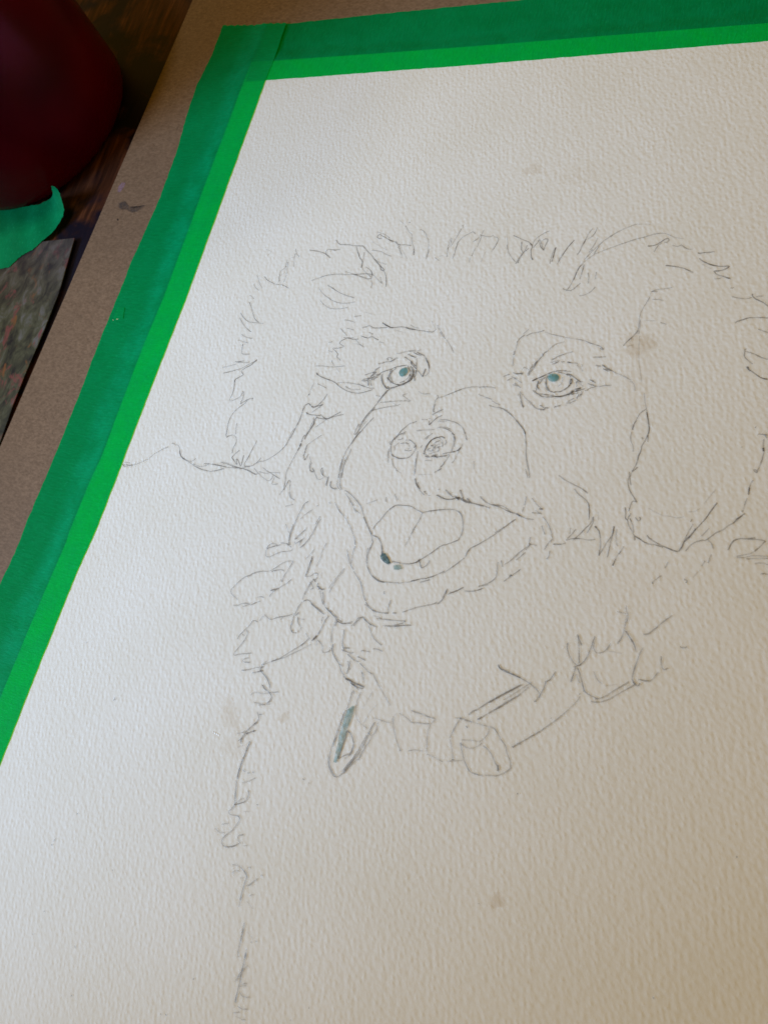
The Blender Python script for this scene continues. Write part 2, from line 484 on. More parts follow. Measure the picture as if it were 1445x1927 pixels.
4 16 8987,-11154 9095,-11130 9213,-11144 9337,-11186 9430,-11252 9472,-11304
3 16 8486,-11297 8612,-11261 8796,-11227 8942,-11199
4 16 8790,-11482 8841,-11388 8912,-11300
3 16 8750,-11477 8835,-11369
5 16 9472,-11304 9514,-11394 9520,-11489 9545,-11581
4 16 9463,-11305 9493,-11455 9505,-11606 9507,-11720
4 16 9389,-11238 9467,-11285
6 16 8857,-11657 8876,-11587 8927,-11493 9004,-11424 9106,-11381 9177,-11362 9260,-11390
6 16 8833,-11776 8857,-11657 8887,-11556 8956,-11460 9067,-11377
6 16 8852,-11638 8841,-11737 8835,-11853
6 16 8821,-11836 8859,-11869
6 16 8887,-11904 8950,-11923 9005,-11915
5 16 8833,-11776 8872,-11848 8919,-11880 8984,-11909
5 16 8960,-11682 8915,-11726 8888,-11769
4 16 8963,-11623 9046,-11650 9017,-11751
4 16 9008,-11578 9066,-11513 9165,-11460
4 16 9194,-11495 9250,-11565 9229,-11625
4 16 9288,-11425 9317,-11498 9286,-11560
4 16 9133,-11619 9189,-11688 9168,-11749
4 16 9188,-11822 9084,-11856 9057,-11898
5 16 9050,-11871 9094,-11893 9169,-11892
4 16 8944,-11626 9068,-11590 9038,-11690
3 16 8907,-11766 9053,-11746 9106,-11661 9206,-11609
3 16 8964,-11835 9100,-11777 9199,-11725
3 16 9056,-11687 9104,-11585 9172,-11556
3 16 9090,-11393 9202,-11456 9222,-11530
7 20 9109,-11881 9208,-11896
4 16 9208,-11896 9291,-11855 9415,-11828
4 16 9023,-11913 9104,-11863 9200,-11868 9345,-11848 9477,-11781
5 16 9294,-11798 9395,-11755 9498,-11721 9601,-11688
5 16 9498,-11721 9598,-11679 9675,-11620 9712,-11549
6 16 9684,-11581 9680,-11639 9632,-11665
4 16 9726,-11461 9719,-11538
3 16 9685,-11657 9660,-11774 9636,-11891 9588,-11993
4 16 9482,-11800 9447,-11881 9418,-11980
3 16 9396,-12040 9331,-12144
5 16 9413,-11961 9383,-12060 9344,-12123
5 16 9372,-12157 9299,-12234
3 16 8918,-12014 9085,-12000
3 16 10103,-11861 10154,-12059
4 16 8720,-11715 8736,-11635
3 16 8397,-12951 8470,-13071 8531,-13080
3 16 8201,-13078 8233,-13186
2 16 8654,-12975 8681,-12933
@eye
5 16 6676,-9951 6746,-9917 6840,-9871 6965,-9841
5 16 6968,-9850 6905,-9910 6837,-9979
4 16 6849,-9960 6945,-9924 7076,-9884
6 16 7083,-9910 7100,-9846 7175,-9803 7282,-9748 7375,-9703 7479,-9640 7624,-9599 7737,-9571
5 16 6903,-9784 6977,-9732 7033,-9682
5 16 6965,-9751 6914,-9819 6878,-9877
4 16 6940,-9610 7021,-9584 7088,-9569
5 16 7068,-9562 7148,-9531 7264,-9508 7323,-9466
5 16 7203,-9477 7155,-9437 7182,-9407 7253,-9410 7310,-9423
5 16 7323,-9466 7391,-9397 7444,-9402
4 16 7247,-9509 7342,-9474 7364,-9427
3 16 7352,-9266 7487,-9245 7610,-9189 7772,-9149 7871,-9131
3 16 7693,-9173 7861,-9159 8003,-9111
7 16 7673,-9256 7720,-9269 7780,-9300 7855,-9320
5 16 7855,-9320 7927,-9331
5 16 7812,-9199 7898,-9227 7975,-9256 8061,-9257
6 16 7902,-9182 8018,-9225 8111,-9253 8180,-9317 8234,-9392 8286,-9457
7 16 8180,-9317 8269,-9424 8335,-9541 8366,-9625
4 16 8366,-9625 8373,-9712 8343,-9784 8302,-9820
5 16 7610,-9342 7702,-9387 7784,-9433 7842,-9454
7 16 7810,-9466 7885,-9548 7950,-9595 8017,-9650
6 16 7831,-9447 7911,-9519 7979,-9574
4 16 7938,-9339 7973,-9433 7994,-9538 8018,-9624 8052,-9743
5 16 8062,-9690 8126,-9736 8216,-9815 8258,-9845
6 16 8258,-9845 8245,-9768 8254,-9706 8263,-9618
5 16 8263,-9618 8265,-9687 8243,-9759
5 16 7367,-9855 7395,-9772 7448,-9714 7467,-9659
6 16 7346,-9724 7345,-9813 7345,-9902 7362,-9989 7408,-10055 7474,-10101
5 16 7393,-9737 7364,-9846 7389,-9933 7462,-10031 7529,-10113
5 16 7323,-9886 7345,-9990 7405,-10046
6 16 7309,-9958 7364,-10024
6 16 7403,-10038 7508,-10097 7602,-10123 7710,-10138 7817,-10091
6 16 7602,-10123 7774,-10122 7843,-10062 7928,-10001 7975,-9926
6 16 7798,-10085 7900,-10021 7952,-9964 7973,-9856 7970,-9787
6 16 7748,-10090 7855,-10044 7926,-9931 7930,-9826
5 16 7693,-10078 7750,-10037 7824,-9994
5 16 7819,-9977 7871,-9919 7885,-9848 7887,-9795
7 16 7756,-9578 7807,-9635 7836,-9676
6 16 7836,-9676 7884,-9725 7908,-9810 7894,-9882
6 16 7833,-9606 7907,-9625 7941,-9684 7974,-9769 7978,-9873 7968,-9962
5 16 7876,-9637 7924,-9685 7963,-9822
6 16 7953,-9665 7994,-9749 8009,-9835 8050,-9919 8077,-9986
6 16 8024,-9676 8046,-9814 8032,-9885
6 16 7159,-9867 7154,-9939 7193,-10041 7258,-10141 7335,-10221 7398,-10258
6 16 7140,-9922 7162,-10027 7241,-10143 7362,-10253 7466,-10251
5 16 7380,-10199 7446,-10244
6 16 7478,-10232 7559,-10215 7650,-10170 7710,-10138
6 16 7398,-10258 7463,-10243
5 16 7480,-10241 7595,-10220
5 16 6657,-10123 6767,-10103 6838,-10042 6897,-10000
5 16 6631,-10126 6687,-10075 6804,-10045
5 16 6873,-10038 6932,-9997 7020,-9934 7083,-9910
5 16 6955,-10075 6989,-10009 7047,-9967
5 16 6781,-10030 6897,-10000 6956,-9958
4 16 6769,-10049 6818,-10151 6858,-10254
4 16 6858,-10076 6901,-10160 6953,-10244
3 16 6814,-10080 6865,-10218
5 16 6769,-10049 6868,-10021
5 16 6884,-10073 7001,-9990
5 16 6907,-9856 6876,-9931 6840,-9988
5 16 7456,-10279 7404,-10337 7361,-10429 7307,-10540 7241,-10670
3 16 7151,-10488 7294,-10498
@eye
8 20 10992,-9685 11036,-9648 11100,-9600
7 16 11023,-9658 11100,-9600 11180,-9559 11283,-9483 11363,-9443
6 16 11321,-9455 11386,-9416 11468,-9383
6 16 11466,-9375 11551,-9359 11636,-9342 11723,-9342
4 16 11695,-9345 11784,-9352 11841,-9347
5 16 11529,-9393 11619,-9401 11712,-9424 11772,-9435
7 16 11742,-9430 11813,-9422 11877,-9449 11944,-9490
6 16 11944,-9490 12026,-9539 12108,-9586 12151,-9590
5 16 11758,-9436 11836,-9461 11859,-9499
4 16 11364,-9451 11332,-9503 11320,-9553
6 16 11332,-9503 11317,-9570 11320,-9652 11338,-9731
6 16 11327,-9683 11348,-9779 11381,-9857 11463,-9897 11540,-9912
5 16 11359,-9762 11427,-9868
6 16 11377,-9809 11460,-9881
7 16 11547,-9912 11570,-9917 11601,-9890
5 16 11601,-9890 11695,-9887 11770,-9831 11831,-9776 11885,-9690
5 16 11784,-9830 11865,-9732 11892,-9657
7 20 11880,-9529 11907,-9591 11899,-9656
6 16 11862,-9515 11868,-9611 11896,-9673
6 16 11875,-9643 11910,-9671
6 16 11135,-9654 11138,-9736 11131,-9802 11171,-9847 11207,-9876
7 16 11138,-9670 11142,-9752 11149,-9816
5 16 11239,-9619 11193,-9681 11178,-9748
5 16 11146,-9637 11208,-9614 11284,-9557
4 16 11123,-9836 11149,-9914
5 16 11214,-9875 11214,-9907
3 16 11672,-9510 11691,-9565 11694,-9645 11658,-9714 11625,-9766
5 16 11087,-9937 11156,-9979 11237,-10010 11306,-10051 11410,-10056
4 16 11054,-9925 11130,-9933 11188,-9991 11321,-9985
5 16 11293,-9996 11396,-9993 11486,-9999 11588,-9996
6 16 11410,-10056 11523,-10035 11635,-10015 11749,-10002 11829,-9969
6 16 11593,-10019 11721,-10005 11827,-9961 11938,-9941
6 16 11815,-9971 11891,-9922 11939,-9877 11982,-9808
6 16 11882,-9947 11981,-9872 12056,-9816 12144,-9759
5 16 12021,-9788 12088,-9765 12154,-9742
6 16 11949,-9924 12044,-9897 12125,-9873
5 16 11985,-9824 12074,-9766 12153,-9734
5 16 12059,-9832 12164,-9789 12240,-9741
6 16 11950,-9860 12087,-9829
4 16 12009,-9597 12043,-9690 12036,-9722
5 16 12034,-9578 12016,-9628
4 16 12072,-9622 12136,-9656 12190,-9706
4 16 12017,-9564 12066,-9591
5 16 12112,-10017 12116,-9969 12145,-9902
4 16 12158,-9964 12198,-9881
5 16 12185,-9818 12191,-9881 12165,-9932
5 16 12095,-10003 12127,-9952
4 16 12293,-9791 12251,-9795
4 16 11908,-10136 11979,-10064 12056,-10023
4 16 11901,-10168 11992,-10126
4 16 11971,-10160 12105,-10050
3 16 11879,-10203 11925,-10213
4 16 12293,-9791 12349,-9721 12429,-9697 12464,-9661
5 16 12268,-9602 12345,-9634 12418,-9642
5 16 12292,-9511 12352,-9529 12448,-9583
6 16 12352,-9529 12400,-9556
4 16 12375,-9639 12464,-9661 12562,-9659 12640,-9627 12749,-9615 12807,-9593
5 16 11124,-10266 11191,-10331 11274,-10369 11380,-10381 11439,-10382
6 16 11312,-10276 11377,-10301 11448,-10357 11419,-10392
5 16 11441,-10326 11528,-10323
4 16 11635,-10279 11717,-10253 11809,-10211
5 16 11649,-10277 11693,-10280
3 16 11032,-10220 11119,-10275
6 16 10849,-10208 10893,-10301 10948,-10375
5 16 11330,-9091 11394,-9044 11469,-8979 11589,-8919
3 16 11589,-8919 11681,-8870 11777,-8837
5 16 11362,-9204 11422,-9174 11499,-9117
3 16 11315,-9159 11411,-9125 11520,-9082
4 16 11560,-9128 11645,-9112
6 16 11704,-9115 11779,-9124
4 16 11702,-9107 11795,-9131 11881,-9123 11954,-9124
3 16 12032,-9223 12068,-9187 12044,-9140
3 16 11955,-9132 11951,-9181 12053,-9253 12111,-9328
4 16 10877,-9549 10855,-9518 10881,-9366 10914,-9246
5 16 10877,-9549 10899,-9447 10962,-9325 10981,-9207 11034,-9110 11077,-9031
4 16 10921,-9345 10958,-9242 10997,-9147
4 16 11062,-8966 11114,-8928 11176,-8872
4 16 11090,-9022 11104,-8953
4 16 12260,-8933 12400,-8921 12551,-8899
4 16 12358,-9135 12475,-9156
6 16 12500,-9105 12574,-9155 12652,-9195 12696,-9207
5 16 12542,-9206 12618,-9239 12673,-9265
4 16 12597,-9201 12672,-9225 12737,-9235
3 16 10446,-9340 10409,-9142 10406,-8973 10412,-8802 10406,-8683
4 16 10391,-9042 10398,-8939
4 16 10404,-8700 10441,-8595 10540,-8484
4 16 10578,-8515 10683,-8439 10827,-8394 10980,-8331
3 16 10596,-8326 10505,-8470
3 16 11003,-8363 11166,-8419 11384,-8452 11539,-8481 11778,-8495
4 16 11778,-8495 11959,-8524 12115,-8577 12266,-8614
5 16 12266,-8614 12375,-8654 12459,-8722
4 16 12370,-8703 12461,-8728
3 16 10866,-9500 10940,-9294 11021,-9119 11106,-8962
3 16 11103,-8945 11199,-8837 11291,-8712 11368,-8655 11533,-8591
5 16 10288,-9651 10324,-9604 10422,-9561
4 16 10400,-9730 10505,-9652
5 16 10487,-9511 10598,-9527 10729,-9497 10572,-9546
4 16 10729,-9497 10695,-9550
4 16 10546,-9632 10636,-9689 10759,-9759
4 16 10478,-9605 10602,-9676
3 16 10695,-9417 10724,-9347 10844,-9403
4 16 10547,-9831 10670,-9834 10774,-9889
4 16 10596,-9776 10704,-9847
3 16 10749,-10040 10749,-10105
5 16 10771,-10004 10808,-10099 10867,-10222 10930,-10361
3 16 10764,-9972 10882,-10090 11028,-10204
3 16 11025,-10188 11130,-10257
3 16 13187,-9459 13279,-9512 13340,-9693
4 16 12611,-9199 12730,-9236 12882,-9301 13059,-9362 13211,-9441
@muzzle
4 16 6851,-12219 6830,-12441 6853,-12699 6896,-12931 7004,-13086
4 16 6764,-12232 6770,-12538 6806,-12794 6850,-13003 6970,-13092
3 16 6636,-12907 6655,-13034 6762,-13082 6907,-13037
@tongue
5 16 8110,-13924 8136,-13797 8223,-13658 8313,-13458 8420,-13316 8501,-13232
5 16 8501,-13232 8665,-13213 8870,-13199 9031,-13253 9210,-13304
5 16 9210,-13304 9171,-13532 9116,-13703 9081,-13870
3 16 9081,-13870 9046,-14036 9013,-14162
5 16 9210,-13304 9375,-13235 9600,-13168 9828,-13118 9964,-13106
5 16 9964,-13106 10119,-13168 10203,-13311 10254,-13460 10265,-13654 10224,-13798
5 16 10224,-13798 10038,-13911 9865,-14002 9758,-14120
5 16 9758,-14120 9651,-14238 9491,-14386 9364,-14509
5 16 9364,-14509 9179,-14572 8978,-14584 8791,-14581
4 16 8727,-14574 8575,-14484 8482,-14382
@mouth
5 16 7077,-13074 7259,-13152 7451,-13269 7627,-13408
4 16 7124,-13152 7310,-13313 7478,-13496 7551,-13588
4 16 7295,-13337 7432,-13420
3 16 7457,-13500 7661,-13590
4 16 7627,-13408 7744,-13576 7867,-13762 8041,-13978 8131,-14064
5 16 7769,-13655 7964,-13869 8105,-14048
6 16 8131,-14064 8290,-14095 8411,-14215 8482,-14382
5 16 8061,-13974 8131,-14104 8196,-14235
5 16 8196,-14235 8170,-14401 8167,-14603 8237,-14830
4 16 8118,-14371 8132,-14529 8185,-14760
5 16 8237,-14830 8393,-14997 8585,-15076 8758,-15099
5 16 8419,-15011 8635,-15105 8875,-15075 9112,-15046
3 16 9112,-15046 9371,-14962
6 16 9369,-14954 9581,-14853 9727,-14804
5 16 9727,-14804 9932,-14686 10093,-14558
4 16 10071,-14619 10254,-14430 10432,-14222 10491,-14153
5 16 9602,-14926 9812,-14825
5 16 10489,-14146 10500,-14037 10549,-13931
5 16 10549,-13931 10709,-13805 10895,-13635 11076,-13448 11252,-13243 11400,-13082
3 16 11008,-13480 11189,-13293
5 16 9420,-14419 9484,-14504
5 16 9484,-14504 9548,-14589 9646,-14511 9691,-14386
7 16 8482,-14382 8547,-14530 8749,-14649
4 16 9254,-14550 9397,-14482 9453,-14393
5 16 9425,-12821 9601,-12873 9764,-12879 9893,-12837
7 16 9883,-12799 9991,-12829
5 16 9981,-12791 10196,-12856 10398,-12882 10596,-12896 10759,-12932
4 16 9607,-12669 9755,-12767 9866,-12810
4 16 9954,-12613 10047,-12740
4 16 10176,-12779 10318,-12875
5 16 10467,-12691 10608,-12787 10774,-12839 10999,-12821
5 16 10774,-12839 10972,-12864 11176,-12927 11410,-12965
4 16 11001,-12828 11122,-12859 11257,-12952
6 22 11387,-12949 11472,-12993
5 16 11430,-12973 11609,-13027 11793,-13025
3 16 11645,-12538 11763,-12654 11933,-12760
5 20 11859,-12753 11933,-12760
4 16 11511,-12521 11523,-12733
3 16 11504,-12891 11514,-12773
4 16 11721,-12873 11936,-12855
3 16 11779,-12805 11901,-12861
4 16 11970,-12925 12082,-13020 12184,-13153 12267,-13289
4 16 11998,-13130 12112,-13317
4 16 12291,-13397 12225,-13502 12171,-13661
3 16 12250,-13292 12312,-13411
4 16 12295,-13656 12301,-13766 12270,-13865
3 16 12331,-13501 12501,-13469
3 16 11995,-13594 11849,-13591
4 16 11812,-13428 11821,-13596
5 20 11828,-13576 11853,-13609
4 16 11836,-13612 11774,-13737
4 16 11786,-13791 11619,-14010
4 16 11836,-13612 11677,-13793 11514,-14030 11394,-14148
4 16 11240,-14122 11266,-14304 11283,-14450
4 16 11302,-14072 11372,-14208
4 16 11283,-14450 11203,-14578 11012,-14710
4 16 10946,-14743 11150,-14663
4 16 11467,-14524 11625,-14344 11769,-14185
6 20 11562,-14386 11607,-14347
5 16 10648,-14910 10830,-14879 10999,-14806 11044,-14760
5 16 10259,-14961 10243,-15115 10198,-15237 10126,-15328
5 16 10273,-14939 10216,-15159
5 16 10333,-15021 10469,-14955 10627,-14828
4 16 10306,-15064 10501,-14929
5 16 10116,-15293 9965,-15381 9891,-15397
4 16 9896,-15415 9683,-15499 9376,-15680
4 16 9031,-15468 9022,-15643 9059,-15769
5 16 9059,-15769 8963,-15790 8763,-15807
4 16 9154,-15748 9249,-15727
4 16 8818,-15301 8832,-15376
5 16 8763,-15807 8577,-15740 8441,-15634
4 16 8438,-15692 8727,-15822
5 16 8435,-15615 8331,-15482 8234,-15306
6 16 8168,-15201 8234,-15306
4 16 8160,-15202 7924,-14992
4 16 7918,-14973 7789,-14838 7656,-14621
4 16 7809,-14834 7779,-14597 7780,-14394
4 16 7774,-14374 7699,-14204 7510,-13950
4 16 7510,-13950 7322,-13774 7089,-13604 6917,-13421
3 16 7599,-14509 7748,-14846
3 16 7682,-14980 7628,-15151 7525,-15373 7475,-15623
3 16 6766,-13446 6822,-13479
3 16 7754,-13324 8014,-13176
2 16 8196,-13062 8237,-13201
2 16 8394,-13009 8513,-13052
@neck_fur
5 16 6201,-13529 6122,-13578 6095,-13685 6062,-13823 6029,-14005 6010,-14183 5992,-14361 5994,-14505 6017,-14617 6060,-14695
4 16 5986,-14158 5971,-14394 6013,-14588
3 16 6399,-13693 6303,-13782 6211,-13885 6128,-14016
3 16 6373,-14176 6341,-14269 6259,-14399 6177,-14529
5 16 6674,-13907 6620,-14075 6586,-14253 6543,-14404 6491,-14528 6420,-14641 6365,-14709
4 16 6636,-13841 6582,-14053
4 16 6322,-14674 6324,-14588 6396,-14431
5 16 6166,-14589 6195,-14626 6285,-14567 6340,-14499
4 16 6147,-14535 6250,-14372 6361,-14236
3 16 5583,-13369 5633,-13465 5703,-13528 5805,-13541
3 16 5618,-13751 5813,-13659
5 18 6471,-13578 6495,-13603
4 16 6045,-14698 5911,-14679 5801,-14686
4 16 6123,-14740 5971,-14668
4 16 5729,-14757 5578,-14742 5481,-14832 5475,-14906
4 16 5818,-14734 5663,-14798 5487,-14895 5479,-15007 5528,-15098 5634,-15078 5735,-15001 5894,-14904 6041,-14870
3 16 6041,-14870 6151,-14821 6177,-14759
3 16 5774,-14196 5941,-14399
3 16 6303,-15076 6180,-15086 6021,-15174 5880,-15315 5784,-15406
4 16 5784,-15406 5701,-15445 5492,-15492 5325,-15569 5238,-15644 5116,-15711 5002,-15849 4919,-15981 4852,-16109 4898,-16185 5019,-16245 5120,-16294
3 16 5238,-15644 5268,-15680
4 16 6298,-15063 6271,-15167 6229,-15317 6172,-15469 6163,-15625
4 16 6163,-15625 6111,-15566
4 16 5793,-15432 5931,-15370 6077,-15333 6130,-15350
4 16 6390,-15509 6329,-15605 6210,-15713 6116,-15803 5923,-15885
3 16 5928,-15898 6032,-15834 6141,-15784
4 16 6116,-15803 6021,-15892 5950,-16047
4 16 5628,-16129 5726,-16089 5824,-16096
4 16 5048,-16450 5173,-16432 5276,-16359 5409,-16325 5511,-16336
3 16 5305,-16437 5479,-16338
4 16 5519,-16357 5616,-16272 5763,-16193
6 16 6754,-14847 6766,-14929 6758,-15043 6765,-15154 6757,-15267 6735,-15341
4 16 6763,-14874 6752,-15072 6730,-15370
4 16 6730,-15370 6883,-15325 6923,-15261 7036,-15233 7041,-15293
6 16 6962,-15378 7045,-15444
4 16 7049,-15319 7018,-15408
6 19 7125,-15455 7118,-15525 7187,-15552 7190,-15606
6 16 7104,-15528 7274,-15588 7322,-15551
3 16 7024,-14457 6979,-14692 6982,-14887 6948,-15061
3 16 6759,-14677 6606,-14960
3 16 7672,-14973 7602,-15125 7512,-15307 7430,-15515
2 16 7143,-15189 7137,-15356
3 16 6846,-15938 6851,-15773 6885,-15601 6918,-15428
4 16 6860,-15799 6924,-15538 6967,-15391
4 16 6936,-15480 7036,-15597 6959,-15641
4 16 6869,-15961 6824,-16052 6782,-16198 6774,-16308
5 16 6883,-15958 6958,-15909 7053,-15921 7172,-16004 7273,-16037 7441,-16094
5 16 7099,-15966 7240,-16030 7381,-16094 7517,-16144
5 16 7305,-15636 7357,-15748 7412,-15871 7509,-15985 7666,-16058
4 16 7222,-15613 7332,-15807 7415,-15925
5 16 7509,-15985 7706,-16089 7870,-16146
4 16 6727,-16305 6597,-16374 6475,-16423 6352,-16470 6196,-16559 6115,-16550 5961,-16474
4 16 6482,-16441 6442,-16504
3 16 5960,-16515 5889,-16669
4 16 5867,-16696 5723,-16692 5682,-16798 5611,-16910 5541,-17022 5480,-17119 5469,-17217
4 16 5621,-16936 5683,-17017 5671,-17157 5595,-17338 5514,-17507 5488,-17581 5518,-17601
4 16 5518,-17601 5641,-17544 5782,-17497 5952,-17443
3 16 5560,-17073 5628,-17085
4 16 5931,-17556 5824,-17608 5779,-17659 5837,-17686 5999,-17654
4 16 5833,-17887 6002,-17832 6186,-17739 6349,-17673
3 16 6310,-17650 6417,-17518
5 16 6129,-17880 6249,-17824 6411,-17758
6 16 6325,-17779 6317,-17715 6375,-17661
6 16 6317,-17755 6400,-17813 6533,-17885 6647,-17988 6717,-18100
5 16 6477,-18070 6578,-18135 6651,-18169
5 16 6747,-16274 6757,-16393 6758,-16528 6765,-16635 6823,-16715
5 16 6796,-16681 6860,-16734 6958,-16711
4 16 6856,-16236 6797,-16330
4 16 6862,-16343 6905,-16468 7024,-16549
3 16 6880,-16393 7053,-16368
3 16 7042,-16558 6982,-16692
5 16 7635,-16145 7585,-16262 7557,-16402 7529,-16541 7499,-16627
4 16 7492,-16203 7497,-16309
3 16 7186,-16672 7339,-16770
7 20 7503,-16639 7441,-16720 7396,-16809
7 16 7483,-16670 7425,-16763
6 16 7307,-16764 7229,-16888 7120,-17006
4 16 7120,-17006 7006,-17112 6892,-17219 6791,-17322 6710,-17394 6534,-17503
3 16 7407,-16886 7220,-17035 7031,-17185 6842,-17336
3 16 7487,-16682 7552,-16878
3 16 6842,-17336 6610,-17458 6310,-17650
4 16 7539,-16749 7689,-16846 7750,-16988 7895,-16940 7921,-16843
4 16 7859,-16201 7825,-16368 7840,-16548 7903,-16743
4 16 7824,-16183 7960,-16245 8126,-16221 8247,-16193
5 16 7878,-16171 8006,-16208
5 16 8266,-16255 8333,-16148 8382,-16032 8459,-16002
4 16 8472,-15999 8625,-16082 8749,-16119 8894,-16138
5 16 8115,-16367 8136,-16480 8148,-16608 8187,-16729 8257,-16815
5 16 8191,-16831 8322,-16839 8439,-16849 8484,-16813
6 16 7947,-16746 7956,-16861 8021,-16975 8140,-17075
5 16 8140,-17075 8258,-17175 8322,-17286 8431,-17361
4 16 8674,-16149 8770,-16283 8892,-16409 9116,-16510
5 16 8367,-16892 8532,-16968 8681,-16995
5 16 8618,-16883 8826,-16922
5 16 8715,-17012 8847,-17081 8979,-17150 9070,-17177
4 16 8647,-16749 8737,-16722 8875,-16720
4 16 8931,-16630 9038,-16617 9168,-16637
5 16 8465,-17022 8483,-17171 8476,-17325
4 16 8412,-17035 8524,-17211
5 16 8215,-16774 8378,-16748
3 16 8824,-17188 8900,-17344
3 16 8224,-17157 8341,-17167
7 16 8408,-17379 8505,-17418 8654,-17444
7 20 8479,-17425 8657,-17456 8830,-17475 8976,-17500
7 16 8605,-17469 8822,-17539 8957,-17529
6 16 8639,-17485 8862,-17579
4 16 8808,-15957 9044,-15924 9279,-15898 9507,-15858
5 16 9470,-15867 9510,-15869
4 16 9048,-16075 9270,-16006 9480,-15902
4 16 9004,-16066 9202,-16051 9422,-15979 9681,-15913
3 16 9278,-16034 9644,-15921
3 16 8710,-15903 8962,-15923
4 16 7885,-16221 8064,-16247 8264,-16148
5 16 8314,-16241 8393,-16089 8468,-15995 8568,-16049 8736,-16126
5 16 7608,-16029 7770,-16130 7879,-16203
5 16 7885,-16221 7860,-16343
@collar_tag
4 16 8787,-17684 8753,-17637 8730,-17682 8730,-17798 8722,-17949 8718,-18115
4 16 8692,-18089 8672,-18258 8651,-18427 8639,-18561 8636,-18724 8625,-18920
4 16 8667,-18128 8676,-18388 8660,-18685 8616,-18891 8622,-19082 8672,-19291 8786,-19417 8881,-19484
4 16 8588,-19091 8655,-19296 8774,-19436 8881,-19484 8976,-19440 9036,-19344
5 16 9036,-19344 9146,-19123 9257,-18902 9311,-18728 9356,-18525 9369,-18393 9407,-18222 9438,-18150
5 16 9003,-19354 9065,-19209 9176,-18988 9269,-18708 9338,-18466
4 16 9504,-18132 9516,-18289 9469,-18429 9423,-18570 9377,-18710 9323,-18883 9293,-19018
4 16 9045,-19373 9160,-19166 9284,-18989
3 16 9336,-18402 9437,-18438
6 16 8854,-18486 8962,-18537 9049,-18641 9094,-18725 9090,-18886 9067,-18987
6 16 8859,-18500 8872,-18658 8845,-18859 8836,-19117
4 16 8836,-19117 8934,-19025 9037,-18948
3 16 8986,-19074 9082,-18919
@collar
3 16 8931,-17614 8905,-17770 8909,-17900 8949,-18086 9020,-18198 9132,-18265 9313,-18328
2 16 9197,-17530 9127,-17778 9072,-17956
2 16 9380,-17777 9283,-17933 9228,-18109 9182,-18251
3 16 9362,-18074 9505,-18074 9648,-18077 9771,-18076
3 16 9080,-17145 9164,-17240 9295,-17373 9441,-17500 9590,-17641 9687,-17729
3 16 8792,-17166 8892,-17275 8930,-17399
3 16 9814,-17921 9850,-18070 9916,-18211 10016,-18373 10154,-18554
4 20 10145,-18557 10180,-18559
2 16 9792,-18086 9822,-17950 9861,-17844
3 16 9926,-17826 10114,-17872 10235,-17935
5 16 10168,-17698 10309,-17709 10448,-17713
4 16 10448,-17713 10588,-17730 10738,-17721
4 16 10237,-17941 10399,-17906 10530,-17887 10640,-17857
3 16 10758,-17731 10672,-17849 10649,-18011 10675,-18191 10737,-18451
3 16 10333,-18519 10486,-18460 10649,-18439
3 16 10741,-18466 10896,-18483 11034,-18504 11122,-18525
3 16 11209,-18485 11523,-18380
5 18 11293,-18430 11341,-18426
3 16 11323,-18422 11229,-18190 11148,-18044
4 16 11144,-18030 11177,-17867 11216,-17702 11281,-17575
4 20 11247,-17569 11295,-17565
3 16 11154,-17594 11346,-17573 11544,-17582 11738,-17585 11896,-17579
4 16 11350,-17588 11514,-17590
3 16 11900,-17593 11902,-17729 11788,-17912 11635,-17940 11390,-17992
3 16 11389,-18054 11517,-18109 11643,-18098 11780,-18005 11825,-17932
4 16 11389,-18054 11464,-18215 11553,-18371 11645,-18480
5 16 11645,-18480 11711,-18550
4 16 11711,-18550 11825,-18562 12012,-18551
4 16 11869,-17980 11994,-18036 12095,-18127 12166,-18225 12262,-18301 12286,-18398
5 16 12252,-18260 12265,-18374
3 16 12038,-18529 12245,-18483
4 16 11896,-17579 12011,-17593 12131,-17697 12199,-17783
4 16 12196,-17769 12310,-17857 12373,-17988 12464,-18111 12511,-18244 12456,-18334
4 16 12456,-18334 12354,-18422 12245,-18483
5 16 11419,-17702 11466,-17720
5 16 11791,-16299 11821,-16355 11957,-16385 12159,-16429 12307,-16455
6 16 11416,-17462 11489,-17365 11573,-17312
5 16 11573,-17312 11699,-17170 11855,-17021 12010,-16872 12169,-16738 12338,-16587
4 16 11622,-17506 11726,-17410 11855,-17283 12010,-17135 12161,-16972 12382,-16776
5 16 11622,-17506 11700,-17432
3 16 12433,-17852 12605,-17730
5 16 11770,-16302 11853,-16377 12022,-16414 12187,-16436 12353,-16472 12521,-16523 12661,-16595 12757,-16678
5 16 11775,-17111 11932,-16967 12087,-16819 12245,-16685 12362,-16578
4 16 11827,-17319 11982,-17171 12162,-17000 12339,-16816 12505,-16589
3 16 12063,-16980 12266,-16773 12544,-16486
4 16 12674,-16852 12736,-16790 12757,-16678
5 16 12759,-16753 12780,-16641 12815,-16525 12818,-16402
5 16 12804,-16405 12884,-16354 12926,-16267 12976,-16147
4 16 12674,-16852 12717,-16840
4 16 13088,-15530 13092,-15623 13146,-15734 13229,-15838 13337,-15920 13440,-15910
4 16 13102,-15527 13070,-15550
5 16 13238,-15307 13286,-15390 13371,-15510
4 16 13256,-15319 13317,-15539 13372,-15773 13391,-15892
5 16 13591,-15264 13571,-15386 13558,-15544 13509,-15740 13422,-15899 13303,-15974
4 16 13585,-15383 13609,-15501 13669,-15579 13771,-15570 13869,-15470 13916,-15336
5 16 13346,-15964 13326,-16152 13311,-16293
5 16 13378,-15971 13468,-16117 13546,-16279 13601,-16401
3 16 13377,-16109 13484,-16265
5 16 13584,-16390 13713,-16447 13896,-16483
4 16 13767,-16567 13908,-16545 14040,-16481 14188,-16354 14356,-16193 14524,-16032
4 16 13842,-16503 13999,-16418 14166,-16241 14335,-16080 14405,-16002
